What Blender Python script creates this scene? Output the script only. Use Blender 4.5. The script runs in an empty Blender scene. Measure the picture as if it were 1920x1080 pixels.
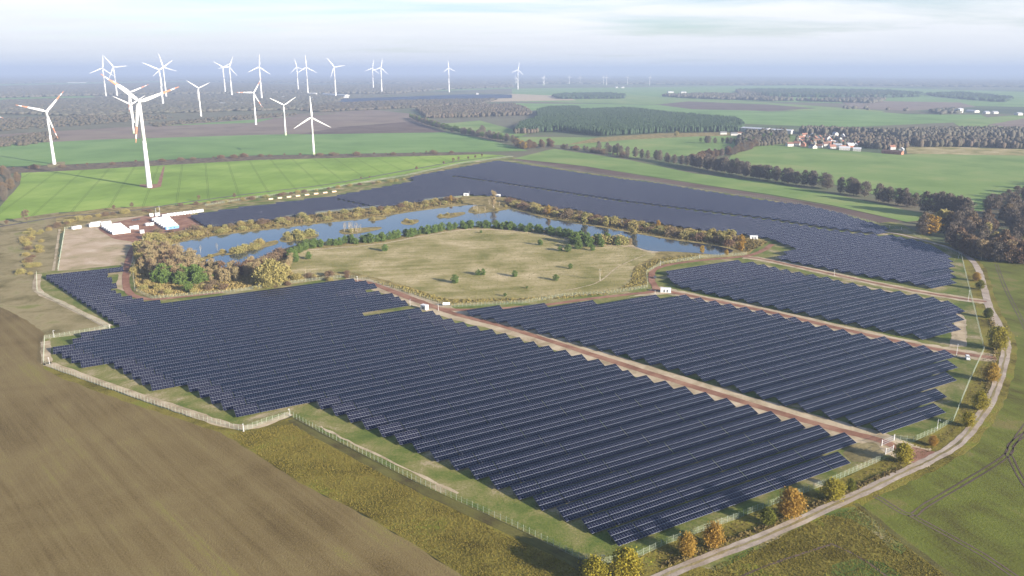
import bpy, math, random
import numpy as np
random.seed(7); RS = np.random.RandomState(11)
R = math.radians
sc = bpy.context.scene
COL = sc.collection

# ------------------------------------------------------------------ camera
F_PX, PITCH, CAM_H = 1497.0, R(15.24), 152.0
cam_d = bpy.data.cameras.new('camera'); cam = bpy.data.objects.new('camera', cam_d); COL.objects.link(cam)
cam.location = (0, 0, CAM_H); cam.rotation_euler = (R(90) - PITCH, 0, 0)
cam_d.sensor_width = 36.0; cam_d.lens = F_PX / 1920 * 36.0
cam_d.clip_start = 1.0; cam_d.clip_end = 90000.0
sc.camera = cam
sc.render.resolution_x, sc.render.resolution_y = 1024, 576

HAZE_D = 1.25e-4
# ------------------------------------------------------------------ world, sun, exposure
SUN_AZ, SUN_EL = 127.3, 16.3          # clockwise from +Y
w = bpy.data.worlds.new('World'); sc.world = w; w.use_nodes = True
def build_world():
    nt = w.node_tree; N = nt.nodes; L = nt.links; N.clear()
    out = N.new('ShaderNodeOutputWorld'); bg = N.new('ShaderNodeBackground')
    sky = N.new('ShaderNodeTexSky'); sky.sky_type = 'NISHITA'; sky.sun_disc = False
    sky.sun_elevation = R(SUN_EL); sky.sun_rotation = R(SUN_AZ)
    sky.altitude = 100; sky.air_density = 1.0; sky.dust_density = 1.0; sky.ozone_density = 1.5
    tc = N.new('ShaderNodeTexCoord'); sep = N.new('ShaderNodeSeparateXYZ'); L.new(tc.outputs['Generated'], sep.inputs[0])
    def m(op, a, b=None, c=None):
        n = N.new('ShaderNodeMath'); n.operation = op
        for i, v in enumerate((a, b, c)):
            if v is None: continue
            if isinstance(v, (int, float)): n.inputs[i].default_value = v
            else: L.new(v, n.inputs[i])
        return n.outputs[0]
    z = m('MAXIMUM', sep.outputs[2], 0.0)
    den = m('ADD', z, 0.06)
    cx = m('DIVIDE', sep.outputs[0], den); cy = m('DIVIDE', sep.outputs[1], den)
    comb = N.new('ShaderNodeCombineXYZ'); L.new(cx, comb.inputs[0]); L.new(cy, comb.inputs[1])
    mp = N.new('ShaderNodeMapping'); mp.inputs['Rotation'].default_value = (0, 0, R(8)); mp.inputs['Scale'].default_value = (0.55, 1.1, 1)
    L.new(comb.outputs[0], mp.inputs[0])
    nz = N.new('ShaderNodeTexNoise'); nz.inputs['Scale'].default_value = 0.55; nz.inputs['Detail'].default_value = 9; nz.inputs['Roughness'].default_value = 0.58; nz.inputs['Distortion'].default_value = 0.3
    L.new(mp.outputs[0], nz.inputs['Vector'])
    thick = m('DIVIDE', 0.018, m('ADD', z, 0.07))         # slanting paths cross more cloud
    cov = m('ADD', m('MULTIPLY', m('SUBTRACT', nz.outputs[0], 0.56), 4.0), m('MULTIPLY', thick, 7.5))
    cl = N.new('ShaderNodeClamp'); L.new(cov, cl.inputs[0]); cl.inputs[2].default_value = 0.93
    shade = N.new('ShaderNodeTexNoise'); shade.inputs['Scale'].default_value = 1.3; shade.inputs['Detail'].default_value = 5
    L.new(mp.outputs[0], shade.inputs['Vector'])
    cr = N.new('ShaderNodeMix'); cr.data_type = 'RGBA'
    L.new(shade.outputs[0], cr.inputs[0])
    cr.inputs[6].default_value = (7.0, 7.2, 7.6, 1); cr.inputs[7].default_value = (9.0, 8.9, 8.8, 1)
    far_ = N.new('ShaderNodeMapRange'); far_.inputs['From Min'].default_value = 0.0; far_.inputs['From Max'].default_value = 0.085; far_.inputs['To Min'].default_value = 0.35; far_.inputs['To Max'].default_value = 1.0
    L.new(z, far_.inputs['Value'])
    low = N.new('ShaderNodeMix'); low.data_type = 'RGBA'; L.new(far_.outputs[0], low.inputs[0]); low.inputs[6].default_value = (4.6, 4.9, 5.5, 1); L.new(cr.outputs[2], low.inputs[7])
    mx = N.new('ShaderNodeMix'); mx.data_type = 'RGBA'
    L.new(cl.outputs[0], mx.inputs[0]); tint = N.new('ShaderNodeMix'); tint.data_type = 'RGBA'; tint.blend_type = 'MULTIPLY'; tint.inputs[0].default_value = 1.0
    L.new(sky.outputs[0], tint.inputs[6]); tint.inputs[7].default_value = (1.15, 1.26, 1.55, 1)
    L.new(tint.outputs[2], mx.inputs[6]); L.new(low.outputs[2], mx.inputs[7])
    L.new(mx.outputs[2], bg.inputs[0]); bg.inputs[1].default_value = 0.05
    L.new(bg.outputs[0], out.inputs[0])
build_world()
sun_d = bpy.data.lights.new('sun', 'SUN'); sun = bpy.data.objects.new('sun', sun_d); COL.objects.link(sun)
sun_d.energy = 5.0; sun_d.angle = R(0.6); sun_d.color = (1.0, 0.90, 0.76)
sun.location = (0, 0, 400)
sun.rotation_euler = (R(90 - SUN_EL), 0, R(180 - SUN_AZ))   # the lamp shines along -Z
sc.view_settings.view_transform = 'Standard'; sc.view_settings.look = 'None'
sc.view_settings.exposure = 1.55; sc.view_settings.gamma = 1.0; sc.view_settings.use_curve_mapping = False
cy = sc.cycles
cy.use_denoising = True; cy.max_bounces = 6; cy.diffuse_bounces = 2; cy.glossy_bounces = 3; cy.transmission_bounces = 2
cy.volume_bounces = 1; cy.transparent_max_bounces = 8; cy.caustics_reflective = False; cy.caustics_refractive = False

# ------------------------------------------------------------------ ground points from the survey of the photograph
CP, SP = math.cos(PITCH), math.sin(PITCH)
def G(u, v, z=0.0):
    a = (u - 960) / F_PX; b = (v - 540) / F_PX
    t = (z - CAM_H) / (-SP - b * CP)
    return (a * t, (CP - b * SP) * t)
def px_per_m(x, y, z=0.0):
    return F_PX / (y * CP - (z - CAM_H) * SP)
def height_to(u, v, vt):
    x, y = G(u, v); lo, hi = 0.0, 400.0
    for _ in range(40):
        mz = (lo + hi) / 2; zz = mz - CAM_H
        vv = 540 + F_PX * -(zz * CP + y * SP) / (y * CP - zz * SP)
        if vv > vt: lo = mz
        else: hi = mz
    return mz

# ------------------------------------------------------------------ object helpers
def tag(o, label=None, cat=None, group=None, kind=None):
    if label: o['label'] = label
    if cat: o['category'] = cat
    if group: o['group'] = group
    if kind: o['kind'] = kind
    return o
def link(name, data, parent=None, loc=(0, 0, 0), rz=0.0, scale=None):
    o = bpy.data.objects.new(name, data); COL.objects.link(o)
    if parent is not None: o.parent = parent
    o.location = loc
    if rz: o.rotation_euler = (0, 0, rz)
    if scale: o.scale = scale
    return o
def empty(name, loc, rz=0.0, scale=None):
    o = link(name, None, None, loc, rz, scale); o.empty_display_size = 1.0
    return o
class MB:
    def __init__(s): s.v = []; s.f = []; s.m = []; s.mats = []; s.uv = {}
    def mi(s, mat):
        if mat not in s.mats: s.mats.append(mat)
        return s.mats.index(mat)
    def add(s, vs, fs, mat):
        k = len(s.v); i = s.mi(mat); s.v.extend(vs)
        for f in fs: s.f.append(tuple(k + q for q in f)); s.m.append(i)
    def box(s, x0, x1, y0, y1, z0, z1, mat):
        s.add([(x0,y0,z0),(x1,y0,z0),(x1,y1,z0),(x0,y1,z0),(x0,y0,z1),(x1,y0,z1),(x1,y1,z1),(x0,y1,z1)],
              [(0,3,2,1),(4,5,6,7),(0,1,5,4),(1,2,6,5),(2,3,7,6),(3,0,4,7)], mat)
    def bar(s, a, b, r0, r1, mat, n=6, cap=True):
        a = np.array(a, float); b = np.array(b, float); d = b - a; d /= max(1e-9, np.linalg.norm(d))
        u = np.cross(d, (0, 0, 1)) if abs(d[2]) < 0.9 else np.cross(d, (1, 0, 0)); u /= np.linalg.norm(u); wv = np.cross(d, u)
        vs = []
        for p, r in ((a, r0), (b, r1)):
            for i in range(n):
                t = 2 * math.pi * i / n; vs.append(tuple(p + r * (math.cos(t) * u + math.sin(t) * wv)))
        fs = [(i, (i + 1) % n, n + (i + 1) % n, n + i) for i in range(n)]
        if cap: fs += [tuple(range(n))[::-1], tuple(range(n, 2 * n))]
        s.add(vs, fs, mat)
    def mesh(s, name, smooth=False):
        me = bpy.data.meshes.new(name); me.from_pydata(s.v, [], s.f)
        for m in s.mats: me.materials.append(m)
        me.polygons.foreach_set('material_index', s.m)
        if smooth: me.polygons.foreach_set('use_smooth', [True] * len(s.f))
        me.update(); return me
def fast_mesh(name, V, Fc, mat, k=None):
    """V: n x 3 array, Fc: m x k index array."""
    me = bpy.data.meshes.new(name); V = np.asarray(V, np.float32); Fc = np.asarray(Fc, np.int32); k = Fc.shape[1]
    me.vertices.add(len(V)); me.vertices.foreach_set('co', V.ravel())
    me.loops.add(Fc.size); me.loops.foreach_set('vertex_index', Fc.ravel())
    me.polygons.add(len(Fc)); me.polygons.foreach_set('loop_start', np.arange(0, Fc.size, k, dtype=np.int32))
    me.update(calc_edges=True); me.materials.append(mat); return me

# ------------------------------------------------------------------ materials
def new_mat(name):
    m = bpy.data.materials.new(name); m.use_nodes = True; nt = m.node_tree
    b = nt.nodes['Principled BSDF']; return m, nt, b
def plain(name, c, rough=0.7, spec=0.3, metal=0.0, var=0.0):
    m, nt, b = new_mat(name); b.inputs['Base Color'].default_value = (*c, 1); b.inputs['Roughness'].default_value = rough
    b.inputs['Specular IOR Level'].default_value = spec; b.inputs['Metallic'].default_value = metal
    if var:
        nz = nt.nodes.new('ShaderNodeTexNoise'); nz.inputs['Scale'].default_value = 0.8; nz.inputs['Detail'].default_value = 5
        tc = nt.nodes.new('ShaderNodeTexCoord'); nt.links.new(tc.outputs['Object'], nz.inputs['Vector'])
        r = nt.nodes.new('ShaderNodeValToRGB'); r.color_ramp.elements[0].position = 0.3; r.color_ramp.elements[1].position = 0.7
        r.color_ramp.elements[0].color = (*[x * (1 - var) for x in c], 1); r.color_ramp.elements[1].color = (*[min(1, x * (1 + var)) for x in c], 1)
        nt.links.new(nz.outputs[0], r.inputs[0]); nt.links.new(r.outputs[0], b.inputs['Base Color'])
    return m
def ground_mat(name, cols, big=60.0, small=1.2, streak=None, streak_amt=0.35, big_amt=1.0, bump=0.5, grain=0.35, tram=None):
    """cols: three or four base colours spread over patchy noise; big/small in metres; streak=(direction px from, px to)."""
    m, nt, b = new_mat(name); N = nt.nodes; L = nt.links
    geo = N.new('ShaderNodeNewGeometry')
    b.inputs['Roughness'].default_value = 0.95; b.inputs['Specular IOR Level'].default_value = 0.08
    def noise(scale, detail, vec=None, rough=0.6, dist=0.0):
        n = N.new('ShaderNodeTexNoise'); n.inputs['Scale'].default_value = scale; n.inputs['Detail'].default_value = detail
        n.inputs['Roughness'].default_value = rough; n.inputs['Distortion'].default_value = dist
        L.new(vec or geo.outputs['Position'], n.inputs['Vector']); return n.outputs[0]
    def m2(op, a, bb):
        n = N.new('ShaderNodeMath'); n.operation = op
        for i, v in enumerate((a, bb)):
            if isinstance(v, (int, float)): n.inputs[i].default_value = v
            else: L.new(v, n.inputs[i])
        return n.outputs[0]
    nb = noise(1.0 / big, 6, rough=0.62, dist=0.4)
    ns = noise(1.0 / small, 4, rough=0.7)
    fac = m2('ADD', m2('MULTIPLY', m2('SUBTRACT', nb, 0.5), 2.2 * big_amt), 0.5)
    fac = m2('ADD', fac, m2('MULTIPLY', m2('SUBTRACT', ns, 0.5), grain * 2))
    if streak:
        x0, y0 = G(*streak[0]); x1, y1 = G(*streak[1]); ang = math.atan2(y1 - y0, x1 - x0)
        mp = N.new('ShaderNodeMapping'); mp.vector_type = 'TEXTURE'; mp.inputs['Rotation'].default_value = (0, 0, ang); mp.inputs['Scale'].default_value = (45, 1.0, 1)
        L.new(geo.outputs['Position'], mp.inputs[0])
        s1 = noise(0.16, 5, mp.outputs[0], 0.65); s2 = noise(0.9, 3, mp.outputs[0], 0.6)
        fac = m2('ADD', fac, m2('MULTIPLY', m2('SUBTRACT', s2, 0.5), streak_amt * 1.6))
        fac = m2('ADD', fac, m2('MULTIPLY', m2('SUBTRACT', s1, 0.5), streak_amt * 3))
    r = N.new('ShaderNodeValToRGB'); els = r.color_ramp.elements
    n = len(cols); els[0].position = 0.12; els[0].color = (*cols[0], 1); els[1].position = 0.88; els[1].color = (*cols[-1], 1)
    for i in range(1, n - 1):
        e = els.new(0.12 + 0.76 * i / (n - 1)); e.color = (*cols[i], 1)
    L.new(fac, r.inputs[0]); col = r.outputs[0]
    if tram:      # tram lines: pairs of wheel tracks across a crop
        (p0, p1, spacing, dark) = tram
        x0, y0 = G(*p0); x1, y1 = G(*p1); ang = math.atan2(y1 - y0, x1 - x0)
        sx = N.new('ShaderNodeVectorMath'); sx.operation = 'DOT_PRODUCT'; L.new(geo.outputs['Position'], sx.inputs[0]); sx.inputs[1].default_value = (-math.sin(ang), math.cos(ang), 0)
        q = m2('ADD', sx.outputs['Value'], m2('MULTIPLY', m2('SUBTRACT', nb, 0.5), 3.0))
        fr = m2('PINGPONG', q, spacing / 2)
        band = m2('MULTIPLY', m2('LESS_THAN', m2('ABSOLUTE', m2('SUBTRACT', fr, 0.9), 0), 0.35), dark)
        mx = N.new('ShaderNodeMix'); mx.data_type = 'RGBA'; L.new(band, mx.inputs[0]); L.new(col, mx.inputs[6]); mx.inputs[7].default_value = (*[c * 0.45 for c in cols[0]], 1)
        col = mx.outputs[2]
    L.new(col, b.inputs['Base Color'])
    if bump:
        bp = N.new('ShaderNodeBump'); bp.inputs['Strength'].default_value = bump; bp.inputs['Distance'].default_value = 0.5
        L.new(ns, bp.inputs['Height']); L.new(bp.outputs[0], b.inputs['Normal'])
    return m
def leaf_mat(name, c0, c1, c2=None, trans=0.25):
    m, nt, b = new_mat(name); N = nt.nodes; L = nt.links
    b.inputs['Roughness'].default_value = 0.8; b.inputs['Specular IOR Level'].default_value = 0.15
    geo = N.new('ShaderNodeNewGeometry'); oi = N.new('ShaderNodeObjectInfo')
    mx = N.new('ShaderNodeMix'); mx.data_type = 'RGBA'; L.new(geo.outputs['Random Per Island'], mx.inputs[0])
    mx.inputs[6].default_value = (*c0, 1); mx.inputs[7].default_value = (*c1, 1)
    m2 = N.new('ShaderNodeMix'); m2.data_type = 'RGBA'; ml = N.new('ShaderNodeMath'); ml.operation = 'MULTIPLY'; ml.inputs[1].default_value = 0.7
    L.new(oi.outputs['Random'], ml.inputs[0]); L.new(ml.outputs[0], m2.inputs[0]); L.new(mx.outputs[2], m2.inputs[6])
    m2.inputs[7].default_value = (*(c2 or c1), 1)
    L.new(m2.outputs[2], b.inputs['Base Color'])
    if trans:
        tr = N.new('ShaderNodeBsdfTranslucent'); L.new(m2.outputs[2], tr.inputs[0])
        ms = N.new('ShaderNodeMixShader'); ms.inputs[0].default_value = trans
        L.new(b.outputs[0], ms.inputs[1]); L.new(tr.outputs[0], ms.inputs[2]); L.new(ms.outputs[0], nt.nodes['Material Output'].inputs[0])
    return m

# ------------------------------------------------------------------ sheets, ribbons
LEVEL = [0]
def inside(px, py, poly):
    n = len(poly); c = False; j = n - 1
    for i in range(n):
        xi, yi = poly[i]; xj, yj = poly[j]
        if (yi > py) != (yj > py) and px < (xj - xi) * (py - yi) / (yj - yi) + xi: c = not c
        j = i
    return c
def wobble(P, amp, step):
    """resample a closed outline and let it wander a little, as a real field edge does"""
    out = []; n = len(P)
    for i in range(n):
        a = np.array(P[i]); b = np.array(P[(i + 1) % n]); L = np.linalg.norm(b - a); k = max(1, min(60, int(L / step)))
        nrm = np.array([-(b - a)[1], (b - a)[0]]) / max(L, 1e-6)
        for j in range(k):
            t = j / k; off = 0 if j == 0 else (RS.rand() - 0.5) * 2 * amp
            out.append(tuple(a + (b - a) * t + nrm * off))
    return out
def catmull(P, closed=True, k=6):
    n = len(P); out = []
    rng = range(n) if closed else range(n - 1)
    for i in rng:
        g = (lambda j: np.array(P[j % n])) if closed else (lambda j: np.array(P[max(0, min(n - 1, j))]))
        p0, p1, p2, p3 = g(i - 1), g(i), g(i + 1), g(i + 2)
        for j in range(k):
            t = j / k
            out.append(tuple(0.5 * ((2 * p1) + (-p0 + p2) * t + (2 * p0 - 5 * p1 + 4 * p2 - p3) * t * t + (-p0 + 3 * p1 - 3 * p2 + p3) * t ** 3)))
    if not closed: out.append(tuple(P[-1]))
    return out
def sheet(name, pts, mat, z, amp=0.0, step=8.0, smooth=False, kind='structure', px=True, **kw):
    P = [G(*p) for p in pts] if px else list(pts)
    if smooth: P = catmull(P)
    if amp: P = wobble(P, amp, step)
    mb = MB(); n = len(P)
    area = sum(P[i][0] * P[(i + 1) % n][1] - P[(i + 1) % n][0] * P[i][1] for i in range(n))
    if area < 0: P = P[::-1]
    mb.add([(x, y, z) for x, y in P], [tuple(range(n))], mat)
    o = link(name, mb.mesh(name)); tag(o, kind=kind, **kw); return o
def ribbon(name, pts, width, mat, z, amp=0.15, smooth=True, px=True, kind='structure', crown=0.0, **kw):
    P = [G(*p) for p in pts] if px else list(pts)
    if smooth: P = catmull(P, False, 8)
    P = np.array(P); d = np.gradient(P, axis=0); d /= np.maximum(1e-9, np.linalg.norm(d, axis=1))[:, None]
    nr = np.stack([-d[:, 1], d[:, 0]], 1); n = len(P)
    wl = width / 2 + (RS.rand(n) - 0.5) * 2 * amp; wr = width / 2 + (RS.rand(n) - 0.5) * 2 * amp
    V = [];
    for i in range(n):
        for s in (wl[i], wl[i] * 0.3, -wr[i] * 0.3, -wr[i]):
            q = P[i] + nr[i] * s; V.append((q[0], q[1], z + (crown if abs(s) < width * 0.3 else 0)))
    Fc = []
    for i in range(n - 1):
        for j in range(3): Fc.append((4*i+j, 4*i+j+1, 4*i+j+5, 4*i+j+4))
    me = fast_mesh(name, V, Fc, mat)
    o = link(name, me)
    if me.polygons[0].normal.z < 0: me.flip_normals()
    tag(o, kind=kind, **kw); return o

# palette (real-world base colours)
TAN = (0.30, 0.235, 0.15); SAND = (0.46, 0.37, 0.265); STRAW = (0.30, 0.24, 0.11); OLIVE = (0.11, 0.115, 0.035); GRASS = (0.085, 0.12, 0.03)
M_base = ground_mat('far_land', [(0.06,0.08,0.045), (0.10,0.125,0.06), (0.15,0.13,0.085), (0.08,0.10,0.05)], big=900, small=40, grain=0.15, bump=0, big_amt=1.3)
M_brown = ground_mat('brown_stubble', [(0.098,0.068,0.025), (0.148,0.107,0.043), (0.188,0.141,0.061), (0.20,0.178,0.045)], big=60, small=0.7, streak=((75,855),(190,1000)), streak_amt=0.28, grain=0.42, big_amt=0.55, bump=0.7)
M_tan = ground_mat('dry_pasture', [(0.12,0.10,0.04), (0.20,0.165,0.075), (0.27,0.22,0.115), (0.175,0.175,0.055)], big=26, small=1.1, grain=0.3)
M_rough = ground_mat('rough_grass', [(0.07,0.055,0.011), (0.13,0.11,0.02), (0.20,0.165,0.035), (0.155,0.165,0.024)], big=20, small=1.0, grain=0.5, bump=1.0)
M_mown = ground_mat('mown_strip', [(0.06,0.045,0.02), (0.10,0.09,0.028), (0.13,0.12,0.035)], big=14, small=0.8, streak=((605,820),(960,1000)), grain=0.3)
M_site = ground_mat('site_grass', [(0.07,0.105,0.02), (0.12,0.145,0.032), (0.20,0.185,0.065), (0.36,0.29,0.18)], big=22, small=1.0, grain=0.4)
M_sand = ground_mat('sandy_soil', [(0.26,0.205,0.12), (0.40,0.32,0.21), (0.50,0.41,0.285)], big=10, small=0.8, grain=0.4)
M_red = ground_mat('red_gravel', [(0.17,0.085,0.055), (0.25,0.13,0.085), (0.32,0.19,0.125)], big=12, small=0.7, grain=0.3)
M_lane = ground_mat('worn_concrete', [(0.25,0.205,0.16), (0.34,0.28,0.225), (0.42,0.355,0.29)], big=9, small=0.8, grain=0.35, bump=0.2)
M_yard = ground_mat('trodden_soil', [(0.24,0.21,0.10), (0.34,0.27,0.16), (0.42,0.32,0.22), (0.50,0.41,0.30)], big=26, small=1.2, grain=0.3)
M_green = ground_mat('winter_wheat', [(0.14,0.215,0.032), (0.19,0.285,0.046), (0.26,0.345,0.07)], big=110, small=3, streak=((30,400),(300,330)), streak_amt=0.15, grain=0.12, bump=0.2, tram=((540,350),(502,302),36.2,0.6))
M_green2 = ground_mat('young_crop', [(0.11,0.19,0.055), (0.145,0.24,0.07), (0.18,0.27,0.09)], big=160, small=4, streak=((0,300),(480,280)), streak_amt=0.2, grain=0.1, bump=0.1)
M_green3 = ground_mat('pale_crop', [(0.12,0.19,0.05), (0.165,0.24,0.07), (0.22,0.26,0.09)], big=120, small=3, streak=((1000,290),(1400,345)), streak_amt=0.25, grain=0.1, bump=0.1)
M_olive = ground_mat('sprouting_field', [(0.07,0.062,0.016), (0.098,0.102,0.02), (0.12,0.137,0.023), (0.165,0.142,0.045)], big=34, small=1.0, streak=((1560,960),(1720,1080)), streak_amt=0.25, grain=0.22, bump=0.5)
M_meadow = ground_mat('dry_meadow', [(0.16,0.155,0.045), (0.25,0.215,0.085), (0.33,0.275,0.135), (0.46,0.37,0.22)], big=38, small=1.5, grain=0.28, streak=((700,500),(1100,480)), streak_amt=0.3)
M_straw = ground_mat('straw_bank', [(0.10,0.085,0.025), (0.23,0.18,0.07), (0.33,0.26,0.105)], big=9, small=1.3, grain=0.5, bump=1.0)
M_plough = ground_mat('ploughed_earth', [(0.085,0.06,0.05), (0.12,0.085,0.07), (0.15,0.11,0.085)], big=80, small=3, grain=0.15, bump=0.3)
M_pink = ground_mat('bare_field', [(0.15,0.115,0.09), (0.20,0.15,0.12), (0.22,0.18,0.13)], big=120, small=4, grain=0.12, bump=0.1)
M_grey = ground_mat('fallow_field', [(0.11,0.10,0.07), (0.14,0.13,0.085), (0.15,0.15,0.09)], big=90, small=4, grain=0.2, bump=0.1)
M_dark = ground_mat('hedge_floor', [(0.06,0.045,0.03), (0.12,0.09,0.06), (0.20,0.16,0.09)], big=10, small=1.5, grain=0.5)

# ================================================================== SETTING
mb = MB(); S = 60000
mb.add([(-S, -S * 0.2, -0.3), (S, -S * 0.2, -0.3), (S, S, -0.3), (-S, S, -0.3)], [(0, 1, 2, 3)], M_base)
tag(link('ground', mb.mesh('ground')), kind='structure')

# --- far fields, the farthest first
def far(name, pts, mat, z=0.0, amp=2.0): return sheet(name, pts, mat, z, amp, 40)
far('field', [(960,166),(1500,160),(1920,172),(2300,180),(2300,205),(1900,200),(1600,194),(1440,190),(1100,184),(960,178)], M_green2, -0.2)
far('field', [(560,172),(820,165),(960,163),(960,166),(840,170),(600,176)], M_green2, -0.2)
far('field', [(-300,150),(0,154),(400,149),(560,150),(560,153),(300,154),(0,160),(-300,160)], M_green2, -0.2)
far('field', [(-300,178),(0,180),(160,176),(180,182),(0,188),(-300,190)], M_green2, -0.2)
far('field', [(940,182),(1180,178),(1440,192),(1660,208),(1640,214),(1440,205),(1250,196),(960,190)], M_green3, -0.1)
far('ploughed_field', [(1230,196),(1290,190),(1440,196),(1530,203),(1440,208),(1300,205)], M_plough, 0.0)
far('field', [(930,193),(1220,196),(1440,209),(1600,206),(1700,214),(1840,215),(1860,226),(1600,238),(1500,236),(1400,232),(1260,212),(1100,204),(960,208)], M_green2, -0.05)
far('ploughed_field', [(1570,188),(1800,192),(1830,200),(1700,208),(1600,202)], M_pink, -0.03)
far('field', [(1780,226),(1900,216),(2100,226),(2100,245),(1920,240),(1800,238)], M_green3, 0.02)
far('field', [(1850,234),(1920,222),(2100,232),(2100,256),(1920,242)], M_pink, 0.05)
far('fallow_field', [(-300,214),(0,218),(300,214),(480,210),(700,204),(760,206),(700,214),(480,232),(240,246),(0,256),(-300,262)], M_grey, -0.05)
far('ploughed_field', [(-300,262),(0,252),(240,238),(480,222),(560,214),(700,206),(780,214),(820,246),(480,254),(180,264),(0,270),(-300,276)], M_pink, 0.0)
far('ploughed_field', [(560,252),(640,238),(770,228),(840,248),(700,250)], M_plough, 0.06)
far('crop_field', [(300,236),(480,224),(600,214),(640,212),(520,220),(480,230)], M_green2, 0.07)
far('crop_field', [(-300,282),(0,271),(180,262),(480,253),(820,246),(900,258),(960,274),(990,283),(850,285),(480,291),(130,308),(0,313),(-300,326)], M_green2, 0.05)
far('field', [(800,222),(900,214),(1000,216),(960,232),(960,250),(900,252),(860,240)], M_grey, 0.05)
far('field', [(830,232),(900,226),(990,250),(960,262),(900,250)], M_green3, 0.08)
far('field', [(960,256),(1120,258),(1400,248),(1500,256),(1480,270),(1380,282),(1300,292),(1180,296),(1060,272),(980,270)], M_green3, 0.08)
far('straw_strip', [(1120,258),(1240,250),(1360,248),(1400,254),(1300,256),(1180,262),(1060,272)], M_straw, 0.12)
far('large_crop_field', [(1368,296),(1385,276),(1440,272),(1560,280),(1690,290),(1920,278),(2300,290),(2300,420),(2000,380),(1900,372),(1840,396),(1740,384),(1660,370),(1560,345),(1440,328),(1340,305)], M_green3, 0.06)
far('pasture', [(1700,272),(1800,276),(1920,280),(2200,290),(2200,300),(1920,292),(1700,288)], M_meadow, 0.12)
far('crop_field', [(962,297),(1040,279),(1180,300),(1300,325),(1440,342),(1560,364),(1700,394),(1780,408),(1700,416),(1560,385),(1440,364),(1240,334),(1100,312)], M_green3, 0.08)
far('ploughed_strip', [(950,298),(980,299),(1100,313),(1240,336),(1440,366),(1560,387),(1690,414),(1650,418),(1560,396),(1440,374),(1240,343),(1070,319)], M_plough, 0.12, 0.8)
far('crop_field', [(-400,470),(0,414),(110,398),(200,394),(330,388),(480,368),(620,352),(760,326),(870,304),(960,292),(900,289),(850,291),(480,300),(130,319),(40,323),(38,345),(0,388),(-300,430)], M_green, 0.05, 0.6)
sheet('hedge_floor', [(-300,330),(0,315),(130,309),(480,292),(850,286),(905,288),(850,291),(480,300),(130,320),(0,326),(-300,345)], M_dark, 0.09, 0.6, 15)
sheet('bare_patch', [(262,350),(262,346),(295,345),(300,330),(306,312),(309,312),(306,330),(302,350),(285,354)], M_red, 0.10, 0.3, 3)
sheet('bare_patch', [(88,309),(100,304),(122,303),(122,311),(110,315),(90,314)], M_tan, 0.13, 0.3, 3)
# --- ground round the plant
sheet('dry_pasture', [(-700,640),(-400,470),(0,414),(110,398),(112,440),(108,508),(66,513),(68,548),(130,580),(207,617),(150,628),(84,635),(80,690),(-700,760)], M_tan, 0.04, 1.0, 10)
sheet('stubble_field', [(-900,640),(-100,570),(0,576),(50,600),(83,625),(75,650),(80,690),(110,707),(240,755),(350,790),(415,812),(480,852),(560,905),(700,975),(860,1075),(1000,1180),(1000,1500),(-900,1500)], M_brown, 0.08, 0.5, 5)
sheet('rough_grass_strip', [(78,684),(100,692),(240,743),(350,781),(458,810),(440,830),(350,800),(240,762),(100,712),(70,690)], M_rough, 0.07, 0.3, 4)
sheet('rough_grass_strip', [(452,808),(548,782),(605,812),(780,902),(960,984),(1090,1050),(1140,1090),(1200,1300),(1000,1300),(1000,1180),(860,1075),(700,975),(560,905),(480,852),(415,812),(350,790),(345,780)], M_rough, 0.05, 0.3, 4)
sheet('dry_pasture', [(104,402),(200,390),(345,384),(480,366),(480,374),(345,400),(190,414),(122,432),(108,442)], M_straw, 0.06, 0.5, 5)
ribbon('mown_strip', [(548,786),(605,820),(780,912),(960,996),(1080,1055),(1150,1110)], 5.0, M_mown, 0.11, 0.4)
SITE = [(66,513),(78,500),(108,508),(122,430),(270,395),(480,368),(620,352),(760,326),(870,304),(960,294),(1072,317),(1240,342),(1440,373),(1560,394),(1690,420),(1740,446),(1800,476),(1826,562),(1845,657),(1788,790),(1712,830),(1660,860),(1560,905),(1440,950),(1250,1020),(1195,1045),(1130,1056),(1085,1046),(960,984),(780,903),(605,812),(545,780),(456,807),(100,690),(80,682),(80,634),(150,622),(205,614),(68,546)]
sheet('site_ground', SITE, M_site, 0.03, 0.0)
sheet('sandy_ground', [(108,508),(122,430),(190,412),(345,398),(372,412),(400,425),(300,440),(270,450),(245,500),(240,548),(215,540),(228,497)], M_yard, 0.07, 0.8, 6)
sheet('gravel_yard', [(185,428),(210,418),(290,402),(345,398),(362,406),(384,421),(330,434),(276,441),(258,455),(240,452),(215,448),(200,440)], M_red, 0.11, 0.5, 5, smooth=True)
for pts, wd in (([(72,514),(72,546),(130,575),(205,612)], 5), ([(86,640),(88,678),(102,686),(240,735),(350,772),(456,802),(545,776)], 5.0), ([(150,628),(205,612)], 3.0),
                ([(600,800),(680,840),(860,925)], 1.1)):
    ribbon('sandy_path', pts, wd, M_sand, 0.10, 0.5)
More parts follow.
